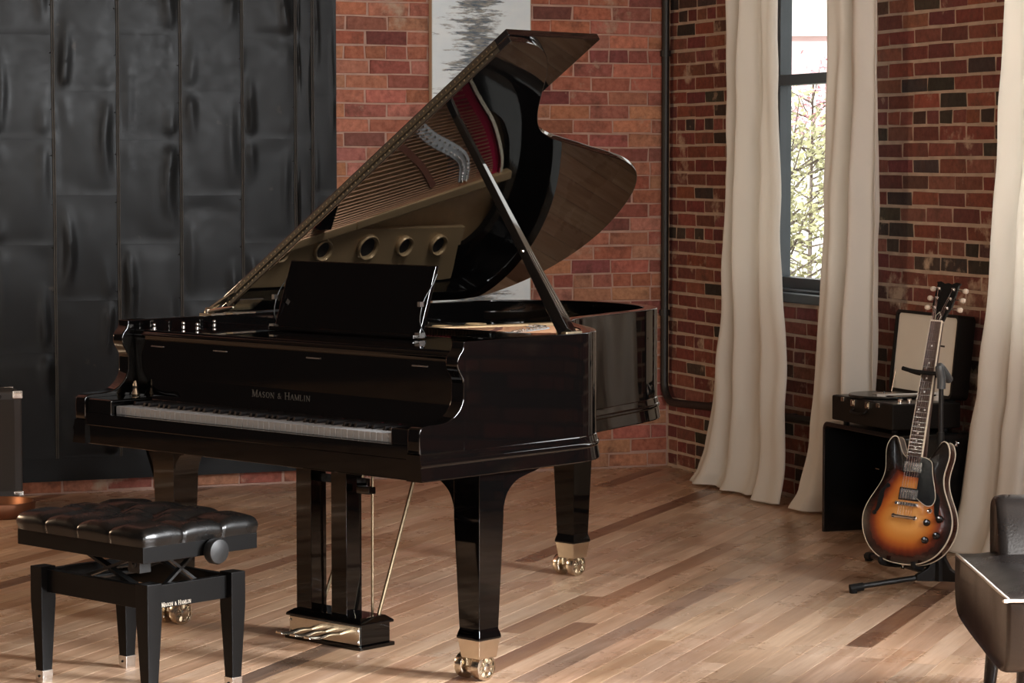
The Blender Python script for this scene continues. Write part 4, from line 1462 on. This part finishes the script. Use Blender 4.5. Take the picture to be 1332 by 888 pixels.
for x, y in ((.083, .152), (.128, .170), (.086, .092), (.126, .112)):
    kn = MB().lathe([(.0125, 0), (.012, .010), (.0095, .013), (.009, .0135)], (x, y, .0085), n=20).build('control_knob', PICKG, gt)
    MB().lathe([(.0085, .0), (.0085, .0012), (.0003, .0018)], (x, y, .0222), n=16).build('knob_cap', CHROME, kn)
MB().lathe([(.009, 0), (.009, .003), (.005, .004), (.004, .006), (.002, .012), (.0035, .02), (.001, .022)], (.086, .192, .009), n=16).build('toggle_switch', CHROME, gt)
for x, y, z, ax in ((0, -.002, -TB / 2, (0, -1, 0)), (.128, .428, -TB / 2, (.3, 1, 0))):
    MB().lathe([(.006, 0), (.004, .004), (.004, .008), (.008, .013), (.006, .015)], (x, y, z), ax, 14).build('strap_button', CHROME, gt)

# ------------------------------------------------------------------ guitar stand
stn = thing('guitar_stand', 'black tripod guitar stand with a padded yoke, under the sunburst guitar', 'stand', (-.700, -3.735, 0))
toL = lambda p: (p[0] + .700, p[1] + 3.735, p[2])
hub = Vector((0, 0, .115))
pole = MB().tube([(0, 0, .05), (0.0, 0.0, .55)], .0125, 14).tube([(0, 0, .54), (.0, .0, .735)], .0085, 12)
pole.build('pole', BLACKM, stn)
hb_ = MB()
hb_.loft([[(.026 * math.cos(k * PI / 3), .026 * math.sin(k * PI / 3), z) for k in range(6)] for z in (.035, .125)])
for fx, fy_ in ((-.6, .1), (.2, .65), (.35, -.55)):
    d = Vector((fx, fy_, 0)).normalized()
    nn = Vector((-d.y, d.x, 0)) * .012
    q = [(0.015, .135), (.015, .035), (.085, .038), (.085, .058), (.045, .080), (.026, .110)]
    hb_.loft([[d * r + nn * s_ + Vector((0, 0, z)) for r, z in q] for s_ in (-1, 1)])
hb_.build('hub', BLACKM, stn, bev=.003)
for foot in ((-1.000, -3.672), (-.592, -3.050), (-.44, -4.21)):
    f = Vector((foot[0] + .700, foot[1] + 3.735, .016))
    d = Vector((f.x, f.y, 0)).normalized()
    lg = MB().tube([d * .06 + Vector((0, 0, .050)), f + Vector((0, 0, .004))], .0095, 12).build('stand_leg', BLACKM, stn)
    MB().tube([f - d * .035 + Vector((0, 0, .006)), f + d * .012], [.0145, .0150], 12).lathe([(.013, -.0155), (.015, -.004), (.012, .010)], f, n=12).build('rubber_foot', RUBBER, lg)
# lower cradle arms carrying the body
gp = lambda x, y, z: Vector(GLOC) + GR2 * x + GU2 * y + GNn * z - Vector((-.700, -3.735, 0))
for s_ in (-1, 1):
    cr_ = MB().tube(spline([Vector((0, 0, .105)), gp(s_ * .03, .0, -.075), gp(s_ * .062, -.006, -.045), gp(s_ * .064, -.007, -.01), gp(s_ * .064, -.004, .022), gp(s_ * .064, .012, .030)], 5), .0085, 10).build('cradle_arm', RUBBER, stn)
MB().box(-.018, .018, -.02, .02, .10, .15).build('cradle_joint', BLACKM, stn, bev=.004)
# neck yoke
yk = gp(0, .665, -.02)
MB().tube(spline([Vector((0, 0, .70)), Vector((0, 0, .735)), Vector((-.006, .0, .775)), gp(.055, .655, -.035), gp(.046, .668, -.018)], 6), .0150, 12).build('yoke_neck', mat('grey_plastic', (.05, .055, .058), .4), stn)
for zz in (-.022, .034):
    MB().tube(spline([gp(.052, .668, -.018), gp(.044, .664, zz * .75), gp(.0, .662, zz), gp(-.055, .664, zz), gp(-.092, .670, zz)], 5), .0075, 10).build('yoke_arm', RUBBER, stn)

# ------------------------------------------------------------------ black waterfall side table
TBL = mat('black_table_lacquer', (0.006, 0.006, 0.006), 0.16, spec=0.5)
tb = thing('side_table', 'black waterfall side table with rounded corners under the record player', 'table', (-.222, -2.615, 0))
ya, yb, xt = -.315, .315, .163
def wall_prof(t):
    r = .035 - t
    o_ = [(ya + t, .0)]
    o_ += [(ya + t + r - r * math.cos(k * PI / 12), .445 - .035 + r * math.sin(k * PI / 12)) for k in range(7)]
    o_ += [(yb - t - r + r * math.sin(k * PI / 12), .445 - .035 + r * math.cos(k * PI / 12)) for k in range(7)]
    o_ += [(yb - t, .0)]
    return o_
po, pi_ = wall_prof(0), wall_prof(.018)
MB().loft([[(-xt, a_[0], a_[1]), (-xt, b_[0], b_[1]), (xt, b_[0], b_[1]), (xt, a_[0], a_[1])] for a_, b_ in zip(po, pi_)]).build('table_shell', TBL, tb, bev=.0015)
MB().box(xt - .02, xt - .008, ya + .018, yb - .018, .05, .427).build('back_panel', TBL, tb)
MB().box(-xt - .0012, -xt + .0005, ya + .17, ya + .20, .30, .302).build('table_badge', NICKEL, tb)

# ------------------------------------------------------------------ suitcase record player
VINYL = mat('brown_black_leatherette', (0.0065, 0.0048, 0.0038), 0.5, spec=.14, bump=.15, bscale=300)
CREAM = mat('cream_lining', (0.64, 0.62, 0.56), 0.7, vary=.06, vscale=5)
rp_ = thing('record_player', 'open suitcase record player with a cream lined lid, standing on the black side table', 'record player', (-.215, -2.60, .457))
xa, xb, ya, yb = -.165, .135, -.245, .235
hz_ = .098
MB().box(xa, xb, ya, yb, 0, hz_).build('case', VINYL, rp_, bev=.006, seg=3)
MB().box(xa + .010, xb - .010, ya + .010, yb - .010, hz_ - .004, hz_ + .002).build('deck_plate', mat('black_deck', (.012, .011, .011), .3), rp_, bev=.002)
for sx_ in (xa + .04, xb - .04):
    for sy_ in (ya + .05, yb - .05):
        MB().lathe([(.012, -.012), (.013, 0.001)], (sx_, sy_, 0), n=14).build('rubber_foot', RUBBER, rp_)
MB().lathe([(.02, 0), (.138, .0), (.140, .004), (.138, .009), (.05, .010), (.049, .0105), (.004, .0105), (.003, .018), (.0005, .019)], (-.03, .055, hz_ + .005), n=56).build('platter', mat('vinyl_record', (.008, .008, .008), .25), rp_, ang=20)
MB().lathe([(.048, 0), (.048, .0012), (.003, .0014)], (-.03, .055, hz_ + .0155), n=30).build('record_label', mat('record_label_paper', (.30, .26, .22), .6), rp_)
ta = MB().tube([(.09, -.155, hz_ + .030), (-.02, -.115, hz_ + .026), (-.085, -.055, hz_ + .021)], [.0045, .004, .0036], 8)
ta.lathe([(.020, 0), (.020, .014), (.010, .018), (.009, .036), (.002, .037)], (.09, -.155, hz_ + .002), n=18)
ta.bar((-.085, -.055, hz_ + .019), (-.108, -.030, hz_ + .017), .016, .010)
ta.build('tonearm', mat('grey_tonearm', (.55, .53, .50), .35), rp_)
for k, (x, y) in enumerate(((-.10, -.19), (-.06, -.19), (-.02, -.19))):
    MB().lathe([(.010, 0), (.010, .012), (.008, .014), (.001, .014)], (x, y, hz_ + .002), n=16).build('control_knob', CHROME, rp_)
for y in (.060, -.055):
    MB().box(xa - .005, xa + .002, y - .016, y + .016, hz_ - .030, hz_ - .004).box(xa - .008, xa, y - .009, y + .009, hz_ - .024, hz_ - .008).build('latch', BRASS, rp_, bev=.0015)
for y in (.145, -.135):
    MB().box(xa - .003, xa + .002, y - .012, y + .012, hz_ - .018, hz_ - .002).build('latch_plate', BRASS, rp_, bev=.001)
MB().tube(spline([(xa, .055, .060), (xa - .016, .050, .048), (xa - .020, .0, .044), (xa - .016, -.045, .048), (xa, -.050, .060)], 5), .0055, 8).build('handle', VINYL, rp_)
# lid: a shallow box leaning back, its cream lining facing the room
lidr = MB()
la = math.radians(6)
def lp(d, y, h):      # d: depth behind the lining, h: height along the lid
    return (xb - .045 + d * math.cos(la) + h * math.sin(la), y, hz_ + .012 + h * math.cos(la) - d * math.sin(la))
HL = .325
def rr(a0, a1, b0, b1, r, n=4):
    o_ = []
    for cx_, cy_, s0 in ((a1 - r, b1 - r, 0), (a0 + r, b1 - r, 1), (a0 + r, b0 + r, 2), (a1 - r, b0 + r, 3)):
        for k in range(n + 1):
            a_ = (s0 + k / n) * PI / 2
            o_.append((cx_ + r * math.cos(a_), cy_ + r * math.sin(a_)))
    return o_
out = rr(ya, yb, 0, HL, .022)
inn_ = rr(ya + .012, yb - .012, .012, HL - .012, .014)
lidr.loft([[lp(.012, y, h) for y, h in inn_], [lp(0, y, h) for y, h in inn_], [lp(0, y, h) for y, h in out], [lp(.075, y, h) for y, h in out]])
lid_r = lidr.build('lid', VINYL, rp_, ang=40)
MB().loft([[lp(.010, y, h) for y, h in inn_], [lp(.0125, y, h) for y, h in inn_]]).build('lid_lining', CREAM, lid_r)
MB().loft([[lp(.0092, y, h) for y, h in ((-.145, .196), (-.095, .196), (-.095, .203), (-.145, .203))], [lp(.0105, y, h) for y, h in ((-.145, .196), (-.095, .196), (-.095, .203), (-.145, .203))]]).build('lining_badge', BLACKM, lid_r)
MB().tube([(xb - .05, yb - .035, hz_ + .004), lp(.02, yb - .016, .13)], .003, 8).build('lid_stay', BRASS, rp_)
MB().box(xb - .045, xb + .005, ya + .05, yb - .05, hz_ - .002, hz_ + .014).build('lid_hinge_bar', BLACKM, rp_)

# ------------------------------------------------------------------ armchair (local: x to the chair's side, y to its back, z up)
ach = thing('armchair', 'low dark brown leather lounge chair with pale piping at the lower right corner', 'armchair', (-1.938 + .33 * .93, -6.138 - .33 * .366, 0), -.3747)
# front edge at y=0, back at y=.75; side at x=-.33
side = [(-.01, .40), (.0, .418), (.06, .424), (.40, .424), (.72, .419), (.752, .410), (.753, .36), (.748, .315), (.725, .280), (.68, .262), (.56, .250), (.36, .240), (.16, .232), (.05, .236), (.004, .262), (-.009, .32)]
sd = [(p.x, p.y) for p in spline([Vector((y, z, 0)) for y, z in side + side[:1]], 3)][:-1]
cyc = (.38, .335)
def srow(x, k):
    return [(x, cyc[0] + (y - cyc[0]) * k, cyc[1] + (z - cyc[1]) * k) for y, z in sd]
rows = []
for x, k in ((-.33, .90), (-.338, .955), (-.336, .985), (-.328, 1.0), (-.20, 1.004), (0, 1.006), (.20, 1.004), (.328, 1.0), (.336, .985), (.338, .955), (.33, .90)):
    rows.append(srow(x, k))
MB().loft(rows).build('seat_shell', BROWNL, ach, ang=60)
hwx = .333
def seat_top(s, t):
    x, y = -hwx + 2 * hwx * s, -.008 + .762 * t
    e = min(1, min(s, 1 - s) * 6) * min(1, min(t, 1 - t) * 6)
    e = e * (2 - e)
    return (x * (1 - .004), y, .4215 + .026 * e + .004 * noise.noise((x * 6, y * 6, 2)) * e)
SEATL = mat('seat_top_leather', (0.010, 0.0082, 0.0075), 0.30, spec=.38, bump=.08, bscale=160, rvar=.05)
MB().grid(28, 32, seat_top).build('seat_cushion', SEATL, ach, ang=70, fix=False)
pp = [(-hwx, .74, .4215), (-hwx - .001, .4, .4225), (-hwx, .02, .4215), (-hwx + .012, -.006, .4212), (0, -.010, .4215), (hwx - .012, -.006, .4212), (hwx, .02, .4215), (hwx, .74, .4215)]
MB().tube([tuple(p) for p in spline(pp, 6)], .0042, 8).build('piping', PIPING, ach)
# low back rest
def brow(x, k):
    q = [(.56, .43), (.575, .50), (.60, .565), (.64, .592), (.69, .588), (.715, .56), (.715, .48), (.70, .40), (.62, .39)]
    c = (.64, .48)
    P_ = [(p.x, p.y) for p in spline([Vector((y, z, 0)) for y, z in q + q[:1]], 3)][:-1]
    return [(x, c[0] + (y - c[0]) * k, c[1] + (z - c[1]) * (1 - (1 - k) * .5)) for y, z in P_]
MB().loft([brow(x, k) for x, k in ((-.245, .55), (-.252, .8), (-.246, .93), (-.225, 1.0), (0, 1.02), (.225, 1.0), (.246, .93), (.252, .8), (.245, .55))]).build('backrest', SEATL, ach, ang=60)
DW = mat('dark_turned_wood', (.012, .009, .008), .25)
for x, y in ((-.25, .20), (.25, .20), (-.25, .60), (.25, .60)):
    MB().tube([(x, y, .255), (x * 1.08, y + (.03 if y > .4 else -.03), 0.0)], [.023, .013], 16).build('leg', DW, ach)

# ------------------------------------------------------------------ amplifier case and copper dish at the left edge
AMP = mat('charcoal_tolex', (0.055, 0.050, 0.048), 0.6, bump=.25, bscale=350)
am = thing('amplifier_case', 'charcoal amplifier case with metal corners at the left edge by the black door', 'amplifier', (-3.475, -.33, 0))
MB().box(-.24, .24, -.12, .12, .045, .505).build('case', AMP, am, bev=.012, seg=3)
MB().box(-.205, .205, -.126, -.118, .08, .47).build('grille_cloth', mat('grille_cloth', (.045, .04, .036), .9, bump=.5, bscale=500), am)
for x in (-1, 1):
    for z in (.06, .49):
        for y in (-1, 1):
            MB().box(x * .2425 - x * .045, x * .2435, y * .1225 - y * .035, y * .1235, z - .018, z + .018).build('corner_guard', NICKEL, am, bev=.006)
    for y in (-.08, .08):
        MB().lathe([(.018, 0), (.020, .046)], (x * .19, y, 0), n=14).build('rubber_foot', RUBBER, am)
MB().tube(spline([(-.11, 0, .505), (-.09, 0, .53), (0, 0, .535), (.09, 0, .53), (.11, 0, .505)], 5), .010, 10).build('carry_handle', RUBBER, am)
for k in range(5):
    MB().lathe([(.012, 0), (.010, .016), (.001, .017)], (-.14 + k * .07, -.118, .485), (0, -1, 0), 14).build('control_knob', BLACKM, am)

COPPER = mat('worn_copper', (0.20, 0.085, 0.045), 0.42, 0.85, vary=.3, vscale=14)
dish = MB().lathe([(.001, .004), (.130, .004), (.139, .010), (.146, .055), (.150, .062), (.156, .062), (.158, .056), (.150, .004), (.146, 0), (.001, 0)], (0, 0, 0), n=48)
di = thing('copper_dish', 'shallow round copper dish lying on the floor at the left edge', 'dish', (-3.375, -.62, 0))
dish.build('dish_wall', COPPER, di, ang=50)
MB().lathe([(.001, .012), (.136, .012), (.137, .008)], (0, 0, 0), n=40).build('dish_lining', mat('dark_dish_floor', (.014, .010, .008), .9), di)  # flat dark disc covering the bottom of the dish

# ------------------------------------------------------------------ outside the window
GRD = mat('pale_paving', (.42, .40, .37), .9)
gr = struct(MB().box(.4, 60, -40, 70, -5.2, -5.0).build('ground', GRD))
WALLW = mat('pale_render', (.80, .77, .72), .9, vary=.05, vscale=1)
ROOFP = mat('faded_rose_cladding', (.70, .50, .50), .9, vary=.12, vscale=2)
bl = thing('neighbouring_building', 'pale rendered building with a faded rose upper storey beyond the window', 'building', (13.5, 24.0, -5.0), -.45)
MB().box(-9, 9, 0, 6, 0, 7.75).build('wall', WALLW, bl)
MB().box(-9.1, 9.1, -.1, 6.1, 7.75, 8.40).build('rose_cladding', ROOFP, bl)
MB().box(-9.2, 9.2, -.2, 6.2, 8.40, 8.47).build('parapet', WALLW, bl)
for k in range(6):
    wf = MB().box(-7.5 + k * 2.8, -6.4 + k * 2.8, -.05, .1, 2.6, 4.4).build('window', mat('pale_frame', (.7, .7, .7), .5), bl)
    MB().box(-7.4 + k * 2.8, -6.5 + k * 2.8, -.07, -.04, 2.7, 4.3).build('pane', mat('far_glass', (.30, .34, .36), .1), wf)
LEAF = mat('yellow_green_leaf', (.36, .35, .19), .7, vary=.5, vscale=3)
BARK = mat('grey_bark', (.16, .13, .11), .9)
BLOS = mat('rose_blossom', (.70, .36, .40), .7, vary=.2, vscale=4)
for kx, (tx, ty, hgt, lab) in enumerate(((3.75, 5.95, 1.7, 'slender street tree with thin yellow green leaves just outside the window'), (6.5, 10.75, 2.3, 'taller street tree with pink blossom farther off, seen through the window'))):
    tr_ = thing('street_tree', lab, 'tree', (tx, ty, -5.0))
    rt = random.Random(20 + kx)
    bb = MB().tube([(0, 0, 0), (.05, .03, 2.5), (-.02, 0, 4.6), (.04, .05, 5 + hgt)], [.09, .07, .03, .008], 8)
    tips = []
    for k in range(80):
        z = 3.6 + rt.random() ** .7 * (hgt + 1.3)
        a_, l_ = rt.random() * 2 * PI, .35 + rt.random() * .75
        p0 = Vector((0, 0, z))
        p1 = p0 + Vector((math.cos(a_) * l_, math.sin(a_) * l_, .15 + rt.random() * .4))
        bb.tube([p0, (p0 + p1) / 2 + Vector((0, 0, -.03)), p1], [.010, .006, .002], 5)
        tips += [p0.lerp(p1, q) for q in (.35, .5, .6, .7, .8, .9, 1)]
    bb.build('trunk', BARK, tr_)
    lf, bs_ = MB(), MB()
    for q in tips:
        for k in range(9 if q.z > 4.8 else 3):
            c = q + Vector((rt.gauss(0, .10), rt.gauss(0, .10), rt.gauss(0, .10)))
            u_ = Vector((rt.gauss(0, 1), rt.gauss(0, 1), rt.gauss(0, 1))).normalized()
            v_ = u_.orthogonal().normalized()
            s_ = .022 + rt.random() * .022
            m_ = bs_ if (kx == 1 and q.z > 6.8) else lf
            m_.add([c - u_ * s_, c + v_ * s_ * .5 + Vector((0, 0, .004)), c + u_ * s_, c - v_ * s_ * .5], [(0, 1, 2, 3)])
    stuff(lf.build('foliage', LEAF, tr_, fix=False))
    if bs_.F:
        stuff(bs_.build('blossom', BLOS, tr_, fix=False))
